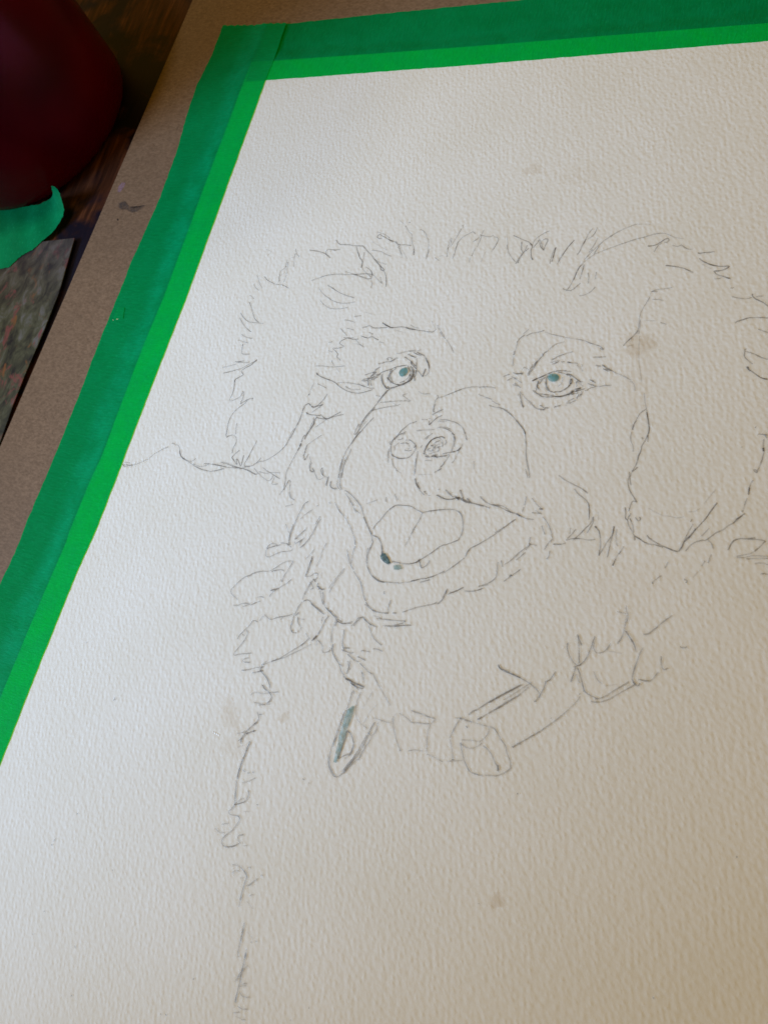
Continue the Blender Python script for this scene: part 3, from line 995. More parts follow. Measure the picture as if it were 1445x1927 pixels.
3 16 13704,-15967 13789,-16097 13923,-16184
2 16 13956,-16205 14198,-16114
4 16 14065,-14512 14082,-14602 14135,-14699 14144,-14852
3 16 13918,-14669 14096,-14677
4 16 14116,-14704 14119,-14951 14111,-15137 14045,-15322
5 16 14147,-15021 14236,-15109 14347,-15235 14434,-15397
3 16 14164,-15033 14314,-15213
5 16 14541,-15281 14497,-15427 14480,-15566 14458,-15751 14449,-15932
5 16 14449,-15932 14508,-16021 14583,-16046 14613,-15980
4 16 14473,-15985 14551,-16025
5 16 14560,-15919 14699,-15914 14806,-15887
4 16 14806,-15887 14868,-15768 14909,-15684
4 16 14908,-15367 14929,-15517 14994,-15619 15069,-15571
5 16 14492,-15013 14574,-14994 14657,-14905 14748,-14778
4 16 14748,-14778 14863,-14630 14969,-14515
5 16 15207,-15094 15266,-15116 15341,-15077
5 16 12459,-17852 12530,-17763 12658,-17653 12808,-17508 12932,-17385
4 16 12932,-17385 13052,-17248 13172,-17111 13289,-16961
3 16 13289,-16961 13403,-16796 13513,-16618 13551,-16518
3 16 13089,-17074 13064,-17096
4 16 13514,-16483 13543,-16476
2 16 13875,-15499 14165,-15491
@chest_fur
3 16 6275,-18382 6348,-18285 6581,-18252 6795,-18171
5 16 6484,-18068 6602,-18142 6707,-18180 6811,-18257 6803,-18362 6732,-18458
4 16 6795,-18171 6878,-18149 6957,-18116
3 16 6398,-18506 6547,-18493 6694,-18480 6842,-18429
3 16 6559,-18529 6722,-18473
4 16 6569,-18680 6649,-18774 6661,-18848 6598,-18967
5 16 6636,-18905 6555,-19016 6455,-19158
5 16 6455,-19158 6406,-19273 6385,-19380 6410,-19462
5 16 6449,-19223 6573,-19146 6672,-19086
6 20 6609,-19121 6647,-19100
4 16 6481,-19227 6510,-19181
3 16 6222,-19273 6357,-19223 6423,-19154
4 16 6310,-19426 6377,-19357 6453,-19235
4 16 6632,-18728 6715,-18706
4 16 6615,-19342 6626,-19414 6605,-19520 6598,-19623 6575,-19804 6571,-19954 6572,-20078 6595,-20219
5 16 6619,-19353 6607,-19444 6598,-19623 6571,-19954 6590,-20208
5 16 6585,-20234 6626,-20382 6657,-20519 6707,-20675 6714,-20733
6 20 6704,-20724 6738,-20733
5 16 6730,-20735 6840,-20670 6946,-20597 6982,-20494 6977,-20399 6934,-20363
3 16 6737,-20714 6811,-20594 6910,-20540
3 16 6642,-19983 6740,-20004
4 16 6789,-20015 6857,-19995
5 20 6920,-19964 6947,-19956
3 16 7028,-20055 6914,-20150 6742,-20250
4 18 7249,-20577 7288,-20565
4 16 6731,-20740 6689,-20825 6633,-20915 6681,-20961 6796,-20949 6911,-20938 6952,-21008
4 16 6952,-21008 6918,-21114 6871,-21225 6770,-21351
5 16 6770,-21351 6692,-21459 6681,-21546 6736,-21611 6841,-21613 6969,-21560 7062,-21495
4 16 7062,-21495 7125,-21428 7070,-21398 7038,-21314 7161,-21251
3 16 6421,-21342 6575,-21389 6682,-21356
3 16 6553,-21217 6719,-21141
2 16 6981,-20808 7140,-20759
2 16 7201,-21474 7353,-21413
5 16 8150,-19750 8205,-19746
4 16 8316,-19784 8343,-19781
4 16 7190,-21407 7205,-21407
2 16 6362,-19563 6483,-19479
3 16 7094,-21909 7187,-21884 7298,-21878
5 16 7298,-21878 7374,-21913 7449,-21947 7507,-21988
5 16 7507,-21988 7527,-22041 7520,-22102 7519,-22201
5 16 7519,-22201 7519,-22300 7525,-22416 7536,-22510
3 16 7536,-22510 7548,-22623
3 16 7154,-22065 7205,-21999 7320,-21970
2 16 7177,-22058 7216,-22095
4 16 7839,-21897 7877,-21864
4 16 7790,-21962 7703,-22061 7656,-22135 7575,-22183
3 16 7712,-22352 7786,-22287
2 16 7689,-22457 7885,-22555
3 16 7472,-21840 7561,-21811
3 16 7389,-22087 7456,-22064
4 16 7780,-22852 7785,-22946 7791,-23058
5 16 7798,-22979 7805,-23130 7817,-23259 7823,-23370
4 16 7823,-23370 7837,-23460 7875,-23521
4 16 8045,-23154 8078,-23146
3 16 8136,-23106 8190,-23090
2 16 7903,-22999 8081,-23088
3 16 8004,-23304 8014,-23395 8024,-23485
5 16 8008,-23379 8019,-23506 8030,-23633 8040,-23722
5 16 8032,-23669 8049,-23812 8067,-23953
5 16 8067,-23953 8073,-24098 8080,-24243 8100,-24326
3 16 8140,-23573 8065,-23694 8005,-23791 7973,-23896 7966,-23973
4 16 8033,-23799 7974,-23932
3 16 8115,-23954 8234,-23890
3 16 8085,-24002 8228,-23939
3 16 8121,-24098 8235,-24147 8383,-24100
2 16 8095,-24346 8103,-24398
3 16 8170,-24354 8292,-24362 8415,-24314
3 16 8108,-24505 8247,-24433
3 16 8336,-24543 8418,-24511
2 16 8167,-24537 8330,-24528
@paper_speck
4 20 2664,-22181 2688,-22180
4 22 2261,-23047 2284,-23026
2 16 2285,-22951 2318,-22871
3 18 4155,-22993 4181,-22991
4 18 4186,-25665 4206,-25660
5 20 6989,-24269 7011,-24267
5 18 6617,-25121 6632,-25110
3 18 6489,-25156 6503,-25151
3 18 2616,-24935 2643,-24932
3 16 3842,-24749 3888,-24779
3 18 2706,-24399 2737,-24395
5 20 16751,-18585 16775,-18588
5 16 12752,-18680 12769,-18683
3 20 15808,-21281 15833,-21274
3 30 12493,-20851 12495,-20858
3 16 2550,-19387 2610,-19409 2559,-19461
2 16 1102,-18323 1141,-18293
3 16 8313,-7500 8330,-7507
3 14 10395,-7915 10412,-7914
4 20 9674,-23803 9686,-23801
4 20 9369,-24150 9381,-24146"""
DABS = {'eye': [(75.96, -98.06), (76.04, -97.43), (76.47, -96.8), (77.4, -96.41), (77.96, -96.71), (78.18, -97.58), (77.83, -98.54), (77.02, -99.01), (76.37, -98.73)], 'eye2': [(115.99, -95.38), (115.96, -95.84), (115.69, -96.23), (115.22, -96.48), (114.66, -96.53), (114.11, -96.39), (113.68, -96.07), (113.45, -95.64), (113.48, -95.18), (113.75, -94.79), (114.22, -94.54), (114.79, -94.49), (115.34, -94.63), (115.77, -94.95)], 'mouth': [(84.82, -145.1), (85.21, -144.43), (85.93, -144.33), (86.94, -145.33), (87.75, -146.24), (87.22, -146.7), (86.12, -146.36), (85.18, -145.75)], 'mouth2': [(88.72, -146.72), (89.52, -146.37), (90.33, -146.32), (90.95, -147.06), (90.05, -147.48), (89.07, -147.64)], 'tag': [(87.77, -180.07), (88.32, -179.47), (88.83, -179.56), (88.9, -181.34), (88.7, -183.03), (88.5, -184.71), (88.56, -186.63), (88.45, -188.59), (88.41, -190.52), (88.26, -191.99), (87.56, -192.1), (87.41, -190.16), (87.32, -187.94), (87.08, -186.39), (87.19, -184.09), (87.13, -182.14), (87.36, -180.77)]}
STAINS = [((59.04, -189.27), 4.2, 2.0, -50, 0.26), ((72.62, -186.27), 1.6, 1.0, 60, 0.35), ((132.24, -85.15), 3.6, 3.0, 20, 0.42), ((96.47, -36.57), 2.6, 1.7, 0, 0.25), ((128.34, -206.96), 1.7, 1.3, 40, 0.38), ((108.9, -38.61), 5, 3, 10, 0.08), ((134.23, -94.66), 3, 10, 0, 0.1), ((63.6, -194.2), 5, 3, 60, 0.14), ((140.07, -140.66), 9, 6, 30, 0.06)]
TAPE_L_OUT = [(-26.61, 25.89), (-26.22, 12.9), (-27.53, 0.02), (-26.55, -12.74), (-24.66, -26.9), (-24.0, -44.48), (-24.66, -58.53), (-25.21, -68.56), (-25.04, -80.47), (-25.16, -91.02), (-25.03, -107.32), (-24.74, -113.74), (-24.62, -131.04), (-25.02, -146.33), (-25.36, -157.6), (-24.97, -162.39), (-25.93, -175.31), (-26.5, -197.24), (-27.18, -221.55)]
TAPE_L_IN = [(0.21, 23.08), (0.78, 9.9), (0.51, -0.14), (1.02, -39.38), (1.56, -80.32), (1.14, -103.27), (0.92, -121.2), (0.85, -138.39), (0.62, -154.23), (-0.43, -166.24), (-1.27, -192.93), (-1.7, -218.47), (-2.2, -238.41)]
PAPER_L = [(-7.74, 8.2), (-8.12, 0.21), (-7.71, -43.16), (-6.94, -80.73), (-7.58, -96.17), (-7.49, -113.85), (-7.2, -132.7), (-7.96, -140.04), (-8.37, -155.82), (-8.06, -158.91), (-9.12, -177.1), (-10.03, -203.41), (-10.69, -223.79)]
PAPER_T = [(-7.74, 8.2), (0.42, 7.88), (36.35, 7.18), (70.55, 6.72), (114.88, 6.4), (146.14, 6.07), (164.0, 5.87)]
TAPE_T_OUT = [(-26.24, 25.5), (-0.49, 23.61), (31.19, 23.57), (66.29, 23.12), (81.43, 22.84), (111.96, 22.02), (144.05, 21.44), (162.37, 21.19)]
TAPE_T_IN = [(-11.74, -0.03), (0.51, -0.14), (38.63, -0.18), (72.32, -0.22), (103.67, 0.07), (129.13, 0.16), (146.94, 0.23), (164.61, 0.25)]
BOARD_L = [(-43.03, 56.06), (-43.29, 34.29), (-43.91, -12.59), (-46.99, -70.67), (-46.97, -82.59), (-47.99, -135.08), (-48.49, -167.09)]
BOARD_EDGE = [(-45.57, 39.92), (-47.99, -135.08)]
PHOTO_EDGE = [(-70.06, -59.96), (-56.84, -58.29), (-55.13, -69.16), (-53.51, -79.67), (-53.06, -96.09), (-53.24, -109.02), (-52.92, -119.92), (-51.7, -133.57)]
TORN_UP = [(-110.42, -48.28, -2.9), (-98.69, -46.86, -2.9), (-88.17, -46.37, -2.9), (-79.7, -45.02, -2.9), (-75.26, -43.04, -2.6), (-72.7, -42.86, -1.2), (-69.37, -43.74, 2.0), (-66.04, -44.49, 5.5)]
TORN_LOW = [(-96.69, -72.64, -2.95), (-85.16, -71.75, -2.95), (-82.82, -71.23, -2.95), (-80.9, -70.94, -2.95), (-79.62, -68.97, -2.95), (-78.35, -67.0, -2.95), (-76.21, -65.22, -2.95), (-73.85, -63.87, -2.95), (-72.23, -62.12, -2.95), (-69.8, -58.89, -2.9), (-67.8, -57.21, -2.8), (-66.04, -54.49, -2.4), (-64.17, -51.22, -1.6), (-63.99, -49.05, -0.8), (-64.37, -46.67, 0.8), (-64.65, -44.8, 3.0), (-64.16, -44.83, 5.5)]
GLINTS = [(56.06, -194.13), (56.6, -194.17), (57.24, -194.24), (57.83, -194.39)]
TAPE_GLINTS = [(-23.08, -89.32), (-21.86, -88.96), (-21.46, -88.89)]
FLAP = [(-23.18, -85.05), (-20.48, -84.89), (-19.39, -88.72), (-23.1, -88.98)]
SMEAR = [(-40.23, -46.64), (-39.34, -45.99), (-38.02, -45.78), (-37.16, -46.64), (-35.51, -47.71), (-33.5, -48.55), (-31.38, -48.12), (-29.45, -47.27), (-29.91, -48.33), (-31.65, -49.61), (-33.3, -50.04), (-36.1, -48.99), (-37.98, -49.0), (-39.55, -48.14)]
PINK = [(-43.12, -41.85), (-43.69, -40.09), (-42.8, -38.35), (-41.26, -38.59), (-41.32, -40.55), (-42.01, -42.21)]
DOT = [(-38.49, -52.84), (-38.31, -52.41), (-37.59, -52.96), (-37.73, -53.38)]
HLINE = 0


# ------------------------------------------------------------------ helpers
def tag(o, label=None, cat=None, group=None, kind=None):
    for k, v in (('label', label), ('category', cat), ('group', group), ('kind', kind)):
        if v: o[k] = v
    return o

def obj(name, verts, faces, mat, parent=None, smooth=False, loc=None, attrs=None, uvs=None):
    me = bpy.data.meshes.new(name)
    me.from_pydata([tuple(c * MM for c in v) for v in verts], [], faces)
    if attrs:
        for an, vals in attrs.items():
            a = me.attributes.new(an, 'FLOAT', 'POINT')
            a.data.foreach_set('value', vals)
    me.materials.append(mat)
    if smooth:
        me.polygons.foreach_set('use_smooth', [True] * len(me.polygons))
    me.update()
    o = bpy.data.objects.new(name, me)
    C.objects.link(o)
    if parent: o.parent = parent
    return o

class N:
    """small node-tree writer"""
    def __init__(s, name):
        s.m = bpy.data.materials.new(name)
        s.m.use_nodes = True
        s.t = s.m.node_tree
        s.t.nodes.clear()
        s.out = s.n('ShaderNodeOutputMaterial')
        s.co = s.n('ShaderNodeTexCoord').outputs['Object']
    def n(s, typ, ins=None, **kw):
        x = s.t.nodes.new(typ)
        for k, v in kw.items(): setattr(x, k, v)
        for k, v in (ins or {}).items(): s.set(x, k, v)
        return x
    def set(s, x, k, v):
        i = x.inputs[k]
        if hasattr(v, 'is_linked') or isinstance(v, bpy.types.NodeSocket): s.t.links.new(v, i)
        else: i.default_value = v
    def map(s, scale=(1, 1, 1), rot=(0, 0, 0), loc=(0, 0, 0)):
        return s.n('ShaderNodeMapping', {'Vector': s.co, 'Scale': scale, 'Rotation': rot, 'Location': loc}).outputs[0]
    def noise(s, scale, vec=None, detail=3, rough=.5, dist=0, out='Fac'):
        return s.n('ShaderNodeTexNoise', {'Vector': vec or s.co, 'Scale': scale, 'Detail': detail, 'Roughness': rough, 'Distortion': dist}).outputs[out]
    def math(s, op, a, b=0.0, c=0.0, clamp=False):
        x = s.n('ShaderNodeMath', operation=op, use_clamp=clamp)
        s.set(x, 0, a); s.set(x, 1, b); s.set(x, 2, c)
        return x.outputs[0]
    def rng(s, v, a, b, c, d):
        return s.n('ShaderNodeMapRange', {0: v, 1: a, 2: b, 3: c, 4: d}).outputs[0]
    def mix(s, f, a, b, blend='MIX'):
        x = s.n('ShaderNodeMix', data_type='RGBA', blend_type=blend)
        s.set(x, 0, f); s.set(x, 6, a); s.set(x, 7, b)
        return x.outputs[2]
    def ramp(s, f, stops):
        x = s.n('ShaderNodeValToRGB', {0: f})
        e = x.color_ramp.elements
        while len(e) < len(stops): e.new(.5)
        for q, (p, c) in zip(e, stops): q.position = p; q.color = (*c, 1)
        return x.outputs[0]
    def bump(s, h, dist, strength=1.0, nrm=None):
        ins = {'Height': h, 'Distance': dist, 'Strength': strength}
        if nrm: ins['Normal'] = nrm
        return s.n('ShaderNodeBump', ins).outputs[0]
    def pbr(s, **ins):
        x = s.n('ShaderNodeBsdfPrincipled')
        for k, v in ins.items(): s.set(x, k.replace('_', ' '), v)
        return x.outputs[0]
    def done(s, sh): s.t.links.new(sh, s.out.inputs[0]); return s.m
def rgb(*c): return (*c, 1.0)

def tooth(s):
    """cold press felt texture: rounded bumps in a loose slanted weave; returns height"""
    wob = s.noise(500, detail=2, out='Color')
    v = s.n('ShaderNodeVectorMath', {0: s.co, 1: s.n('ShaderNodeVectorMath', {0: wob, 'Scale': 0.0004}, operation='SCALE').outputs[0]}, operation='ADD').outputs[0]
    v1 = s.n('ShaderNodeMapping', {'Vector': v, 'Rotation': (0, 0, math.radians(-50)), 'Scale': (1.35, 1, 1)}, vector_type='TEXTURE').outputs[0]
    vo = s.n('ShaderNodeTexVoronoi', {'Vector': v1, 'Scale': 960, 'Smoothness': 1.0, 'Randomness': .75}, feature='SMOOTH_F1').outputs['Distance']
    a = s.rng(vo, 0.05, .7, 1.0, 0.0)
    b = s.noise(1900, vec=v1, detail=2)
    c_ = s.noise(700, vec=v1, detail=2)
    wob2 = s.noise(330, detail=2, out='Color')
    lv = s.n('ShaderNodeVectorMath', {0: s.co, 1: s.n('ShaderNodeVectorMath', {0: wob2, 'Scale': 0.0015}, operation='SCALE').outputs[0]}, operation='ADD').outputs[0]
    xyz = s.n('ShaderNodeSeparateXYZ', {0: s.n('ShaderNodeMapping', {'Vector': lv, 'Rotation': (0, 0, math.radians(-14))}).outputs[0]})
    gx = s.math('SINE', s.math('MULTIPLY', xyz.outputs[0], 5200.0))
    gy = s.math('SINE', s.math('MULTIPLY', xyz.outputs[1], 5600.0))
    lat = s.math('MULTIPLY', s.math('ADD', gx, gy), .075)
    h = s.math('ADD', s.math('MULTIPLY', a, .78), s.math('MULTIPLY', b, .40))
    h = s.math('ADD', h, s.math('MULTIPLY', lat, s.rng(s.noise(90, detail=2), .3, .7, .45, 1.25)))
    return s.math('ADD', h, s.math('MULTIPLY', c_, .35))

# ------------------------------------------------------------------ materials
def mat_paper():
    s = N('watercolor_paper')
    h = tooth(s)
    fine = s.noise(5200, detail=2)
    tone = s.noise(45, detail=3)
    col = s.mix(s.rng(tone, .3, .7, 0, 1), rgb(.77, .75, .685), rgb(.80, .785, .735))
    col = s.mix(s.math('MULTIPLY', s.rng(s.noise(900, detail=2), .45, .75, 0, 1), .10), col, rgb(.66, .57, .45))
    nrm = s.bump(h, .00012, .8)
    nrm = s.bump(fine, .00003, .5, nrm)
    return s.done(s.pbr(Base_Color=col, Roughness=.85, Specular_IOR_Level=.25, Normal=nrm))

def mat_graphite():
    s = N('graphite')
    a = s.n('ShaderNodeAttribute', attribute_name='ink').outputs['Fac']
    h = tooth(s)
    grain = s.noise(4200, detail=2)
    g = s.math('ADD', s.math('MULTIPLY', h, 1.2), s.math('MULTIPLY', grain, .9))
    g = s.rng(g, .8, 1.6, .55, 1.05)
    al = s.math('MULTIPLY', a, g, clamp=True)
    al = s.math('MINIMUM', al, .9)
    nrm = s.bump(h, .00012, .8)
    d = s.pbr(Base_Color=rgb(.13, .118, .110), Roughness=.55, Normal=nrm)
    tr = s.n('ShaderNodeBsdfTransparent').outputs[0]
    x = s.n('ShaderNodeMixShader', {0: al}); s.set(x, 1, tr); s.set(x, 2, d)
    return s.done(x.outputs[0])

def mat_wash(name, col, dark, strength, rough=.6):
    s = N(name)
    a = s.n('ShaderNodeAttribute', attribute_name='ink').outputs['Fac']
    n1 = s.noise(900, detail=3)
    h = tooth(s)
    e = s.rng(a, 0, .35, 0, 1)
    al = s.math('MULTIPLY', s.math('MULTIPLY', e, s.rng(n1, .3, .7, .62, 1.2)), strength, clamp=True)
    c_ = s.mix(s.rng(n1, .35, .65, 0, 1), rgb(*col), rgb(*dark))
    d = s.pbr(Base_Color=c_, Roughness=rough, Normal=s.bump(h, .0003, .7))
    tr = s.n('ShaderNodeBsdfTransparent').outputs[0]
    x = s.n('ShaderNodeMixShader', {0: al}); s.set(x, 1, tr); s.set(x, 2, d)
    return s.done(x.outputs[0])

def mat_stain():
    s = N('tan_stain')
    a = s.n('ShaderNodeAttribute', attribute_name='ink').outputs['Fac']
    n1 = s.noise(380, detail=4, dist=.5)
    e = s.math('ADD', a, s.math('MULTIPLY', s.math('SUBTRACT', n1, .5), .25))
    e = s.math('MULTIPLY', s.rng(e, .0, .75, 0, 1), s.rng(a, 0, .06, 0, 1))
    al = s.math('MULTIPLY', e, s.n('ShaderNodeAttribute', attribute_name='amount').outputs['Fac'], clamp=True)
    d = s.pbr(Base_Color=rgb(.56, .37, .13), Roughness=.85, Normal=s.bump(tooth(s), .0003, .8))
    tr = s.n('ShaderNodeBsdfTransparent').outputs[0]
    x = s.n('ShaderNodeMixShader', {0: al}); s.set(x, 1, tr); s.set(x, 2, d)
    return s.done(x.outputs[0])

def mat_tape(name, axis, opaque=.46, teal=1.0, dif=(.0, .47, .155), gap=(.0, .50, .21)):
    s = N(name)
    sc = (320, 1900, 1) if axis == 'y' else (1900, 320, 1)
    crepe = s.noise(1, vec=s.map(scale=sc), detail=3, rough=.6)
    fib = s.noise(1, vec=s.map(scale=(700, 2600, 1) if axis == 'y' else (2600, 700, 1)), detail=2)
    lift = s.n('ShaderNodeAttribute', attribute_name='lift').outputs['Fac']
    patch = s.noise(150, detail=3)
    nearer = s.math('MULTIPLY', s.math('MULTIPLY', lift, s.rng(patch, .3, .65, .2, .9)), teal, clamp=True)
    col = s.mix(nearer, rgb(*dif), rgb(*gap))
    col = s.mix(s.rng(crepe, .36, .64, 0, .38), col, rgb(.0, .24, .07))
    col = s.mix(s.rng(fib, .60, .74, 0, .55), col, rgb(.02, .64, .28))
    col = s.mix(s.rng(s.noise(75, detail=4, rough=.6), .35, .7, 0, .35), col, rgb(.0, .30, .10))
    h = s.math('ADD', s.math('MULTIPLY', crepe, 1.0), s.math('MULTIPLY', fib, .4))
    nrm = s.bump(h, .00013, .9)
    nrm = s.bump(s.noise(120, detail=2), .0006, .35, nrm)
    d = s.pbr(Base_Color=col, Roughness=.6, Specular_IOR_Level=.06, Normal=nrm)
    tr = s.n('ShaderNodeBsdfTransparent', {'Color': rgb(.0, .88, .04)}).outputs[0]
    op = s.math('ADD', opaque, s.math('MULTIPLY', nearer, .12))
    op = s.math('ADD', op, s.rng(patch, .3, .7, -.05, .05))
    x = s.n('ShaderNodeMixShader', {0: op}); s.set(x, 1, tr); s.set(x, 2, d)
    return s.done(x.outputs[0])

def mat_board():
    s = N('hardboard')
    f1 = s.noise(1, vec=s.map(scale=(900, 1700, 900), rot=(0, 0, .5)), detail=4, rough=.65)
    f2 = s.noise(1, vec=s.map(scale=(1900, 800, 900), rot=(0, 0, .2)), detail=3)
    big = s.noise(22, detail=4)
    col = s.mix(s.rng(f1, .32, .68, 0, 1), rgb(.140, .088, .054), rgb(.255, .168, .108))
    col = s.mix(s.rng(f2, .64, .78, 0, .6), col, rgb(.06, .04, .028))
    col = s.mix(s.rng(big, .35, .7, 0, .35), col, rgb(.14, .095, .065))
    nrm = s.bump(f1, .00006, .6)
    return s.done(s.pbr(Base_Color=col, Roughness=.6, Specular_IOR_Level=.2, Normal=nrm))

def mat_flat(name, col, rough=.5, spec=.4):
    s = N(name)
    n1 = s.noise(2500, detail=2)
    c_ = s.mix(s.rng(n1, .3, .7, 0, 1), rgb(*[v * .85 for v in col]), rgb(*[min(1, v * 1.1) for v in col]))
    return s.done(s.pbr(Base_Color=c_, Roughness=rough, Specular_IOR_Level=spec))

def mat_table():
    s = N('dark_varnished_wood')
    gv = s.map(scale=(1, .10, 1), rot=(0, 0, math.radians(-14)))
    g = s.noise(520, vec=gv, detail=5, rough=.6, dist=.6)
    blot = s.noise(38, vec=s.map(loc=(.02, .013, 0)), detail=4, rough=.55, dist=.8)
    worn = s.noise(16, detail=3)
    col = s.ramp(g, [(.30, (.018, .006, .003)), (.52, (.065, .022, .010)), (.72, (.15, .055, .024))])
    col = s.mix(s.rng(blot, .44, .55, 0, .96), col, rgb(.005, .005, .014))
    col = s.mix(s.rng(worn, .5, .8, 0, .25), col, rgb(.09, .04, .03))
    return s.done(s.pbr(Base_Color=col, Roughness=.5, Specular_IOR_Level=.12, Normal=s.bump(g, .0001, .5)))

def mat_print():
    """a glossy snapshot of foliage and blossoms, out of focus"""
    s = N('photo_print')
    v = s.map(scale=(1, .55, 1), rot=(0, 0, math.radians(-38)))
    a = s.noise(230, vec=v, detail=6, rough=.65, dist=.5)
    b = s.noise(170, vec=s.map(scale=(1.2, .7, 1), rot=(0, 0, -.7), loc=(.3, .1, 0)), detail=5, rough=.65, dist=.6)
    c_ = s.noise(260, vec=s.map(scale=(1, .6, 1), rot=(0, 0, -.5), loc=(.7, .4, 0)), detail=4, dist=.5)
    col = s.ramp(a, [(.34, (.012, .014, .022)), (.46, (.05, .055, .04)), (.56, (.095, .10, .065)), (.72, (.20, .20, .22))])
    col = s.mix(s.rng(b, .56, .64, 0, .85), col, rgb(.24, .07, .075))
    col = s.mix(s.rng(c_, .60, .70, 0, .7), col, rgb(.30, .115, .04))
    top = s.n('ShaderNodeSeparateXYZ', {0: s.co}).outputs[1]
    hazy = s.rng(top, -.090, -.062, 0, .6)
    col = s.mix(hazy, col, s.mix(s.rng(a, .4, .62, 0, 1), rgb(.055, .045, .055), rgb(.15, .12, .13)))
    return s.done(s.pbr(Base_Color=s.mix(.22, col, rgb(0, 0, 0)), Roughness=.45, Specular_IOR_Level=.25, Normal=s.bump(s.noise(40), .0006, .3)))

def mat_cup():
    s = N('dark_red_plastic')
    n1 = s.noise(26, vec=s.map(loc=(-.017, -.009, .03)), detail=2)  # redder patch shifted to the right edge: light through plastic put into colour
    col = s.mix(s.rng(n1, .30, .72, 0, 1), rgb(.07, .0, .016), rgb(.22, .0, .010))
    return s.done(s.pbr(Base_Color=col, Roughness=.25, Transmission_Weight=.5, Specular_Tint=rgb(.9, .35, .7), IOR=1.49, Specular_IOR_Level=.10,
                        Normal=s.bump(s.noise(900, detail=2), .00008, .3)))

PAPER, GRAPH, BOARD, TABLE, PRINT = mat_paper(), mat_graphite(), mat_board(), mat_table(), mat_print()
TEAL = mat_wash('teal_wash', (.14, .36, .36), (.09, .27, .28), .78)
TEAL_DARK = mat_wash('dark_teal_wash', (.10, .22, .23), (.02, .06, .07), .85)
TEAL_PALE = mat_wash('pale_teal_wash', (.27, .39, .36), (.19, .32, .30), .58)
STAIN = mat_stain()
TAPE_Y, TAPE_X = mat_tape('green_tape_lengthwise', 'y'), mat_tape('green_tape_crosswise', 'x', opaque=.42)
TORN_M = mat_tape('green_tape_loose', 'x', opaque=.85, dif=(.0, .22, .085), gap=(.0, .31, .14))
EDGE = mat_flat('paper_core', (.72, .68, .58), .9)

# ------------------------------------------------------------------ table
BT, TT = -0.6, -4.6            # heights in mm: board top, tabletop (the paper face is 0)
x0, x1, y0, y1, dz = -700, 900, -900, 600, 24
vs = [(x, y, z) for z in (TT - dz, TT) for x, y in ((x0, y0), (x1, y0), (x1, y1), (x0, y1))]
tag(obj('tabletop', vs, [(3, 2, 1, 0), (4, 5, 6, 7), (0, 1, 5, 4), (1, 2, 6, 5), (2, 3, 7, 6), (3, 0, 4, 7)], TABLE), kind='structure')

# ------------------------------------------------------------------ board
def lerp_line(A, B, t): return (A[0] + (B[0] - A[0]) * t, A[1] + (B[1] - A[1]) * t)
A, B = BOARD_EDGE
pt, pb = lerp_line(A, B, -.9), lerp_line(A, B, 2.4)
outline = [pt, pb, (pb[0] + 420, pb[1] - 4), (pt[0] + 420, pt[1] + 2)]
def slab(name, outline, z0, z1, mat, parent=None, bev=.25):
    bm = bmesh.new()
    f = bm.faces.new([bm.verts.new((x * MM, y * MM, z0 * MM)) for x, y in outline])
    r = bmesh.ops.extrude_face_region(bm, geom=[f])
    for v in r['geom']:
        if isinstance(v, bmesh.types.BMVert): v.co.z = z1 * MM
    bmesh.ops.recalc_face_normals(bm, faces=bm.faces)
    if bev:
        es = [e for e in bm.edges if abs(e.verts[0].co.z - z1 * MM) < 1e-7 and abs(e.verts[1].co.z - z1 * MM) < 1e-7]
        bmesh.ops.bevel(bm, geom=es, offset=bev * MM, segments=2, affect='EDGES')
    me = bpy.data.meshes.new(name); bm.to_mesh(me); bm.free()
    me.materials.append(mat)
    o = bpy.data.objects.new(name, me); C.objects.link(o)
    if parent: o.parent = parent
    return o
board = slab('drawing_board', outline, TT + .02, BT, BOARD)
tag(board, 'brown hardboard drawing board under the taped paper', 'drawing board')

def blob(name, pts, z, mat, parent, amount=None):
    """flat patch with a soft rim: centre, inner ring and outer ring"""
    n = len(pts)
    cx, cy = sum(p[0] for p in pts) / n, sum(p[1] for p in pts) / n
    vs, ink = [(cx, cy, z)], [1.0]
    for k, a in ((.66, .9), (.97, .28), (1.14, 0)):
        for x, y in pts: vs.append((cx + (x - cx) * k, cy + (y - cy) * k, z)); ink.append(a)
    fs = [(0, 1 + i, 1 + (i + 1) % n) for i in range(n)]
    for r in range(2):
        for i in range(n):
            a, b = 1 + r * n + i, 1 + r * n + (i + 1) % n
            fs.append((a, a + n, b + n, b))
    at = {'ink': ink}
    if amount is not None: at['amount'] = [amount] * len(vs)
    return obj(name, vs, fs, mat, parent, attrs=at)

blob('paint_smear', SMEAR, BT + .03, mat_wash('grey_smear', (.085, .06, .05), (.05, .045, .05), .5), board)
blob('paint_speck', PINK, BT + .03, mat_wash('pink_smear', (.36, .22, .30), (.30, .20, .26), .6), board)
blob('paint_speck', DOT, BT + .03, mat_wash('black_speck', (.02, .015, .015), (.02, .015, .015), .9), board)

# ------------------------------------------------------------------ watercolour paper
def resample(pl, step):
    out = [pl[0]]
    for a, b in zip(pl, pl[1:]):
        d = math.dist(a, b); k = max(1, int(d / step))
        for i in range(1, k + 1): out.append(tuple(a[j] + (b[j] - a[j]) * i / k for j in range(len(a))))
    return out
def extend(pl, L):
    a, b = pl[-3], pl[-1]; d = math.dist(a, b)
    return pl + [(b[0] + (b[0] - a[0]) / d * L, b[1] + (b[1] - a[1]) / d * L)]
PL_, PT_ = extend(PAPER_L, 130), extend(PAPER_T, 110)
right = PT_[-1][0]; bottom = PL_[-1][1]
sheet_out = PL_[::-1] + PT_[1:] + [(right, bottom)]
paper = slab('watercolor_paper', sheet_out, BT + .02, 0.0, PAPER, bev=.05)
tag(paper, 'white cold press watercolor paper with a pencil sketch of a panting dog', 'paper')

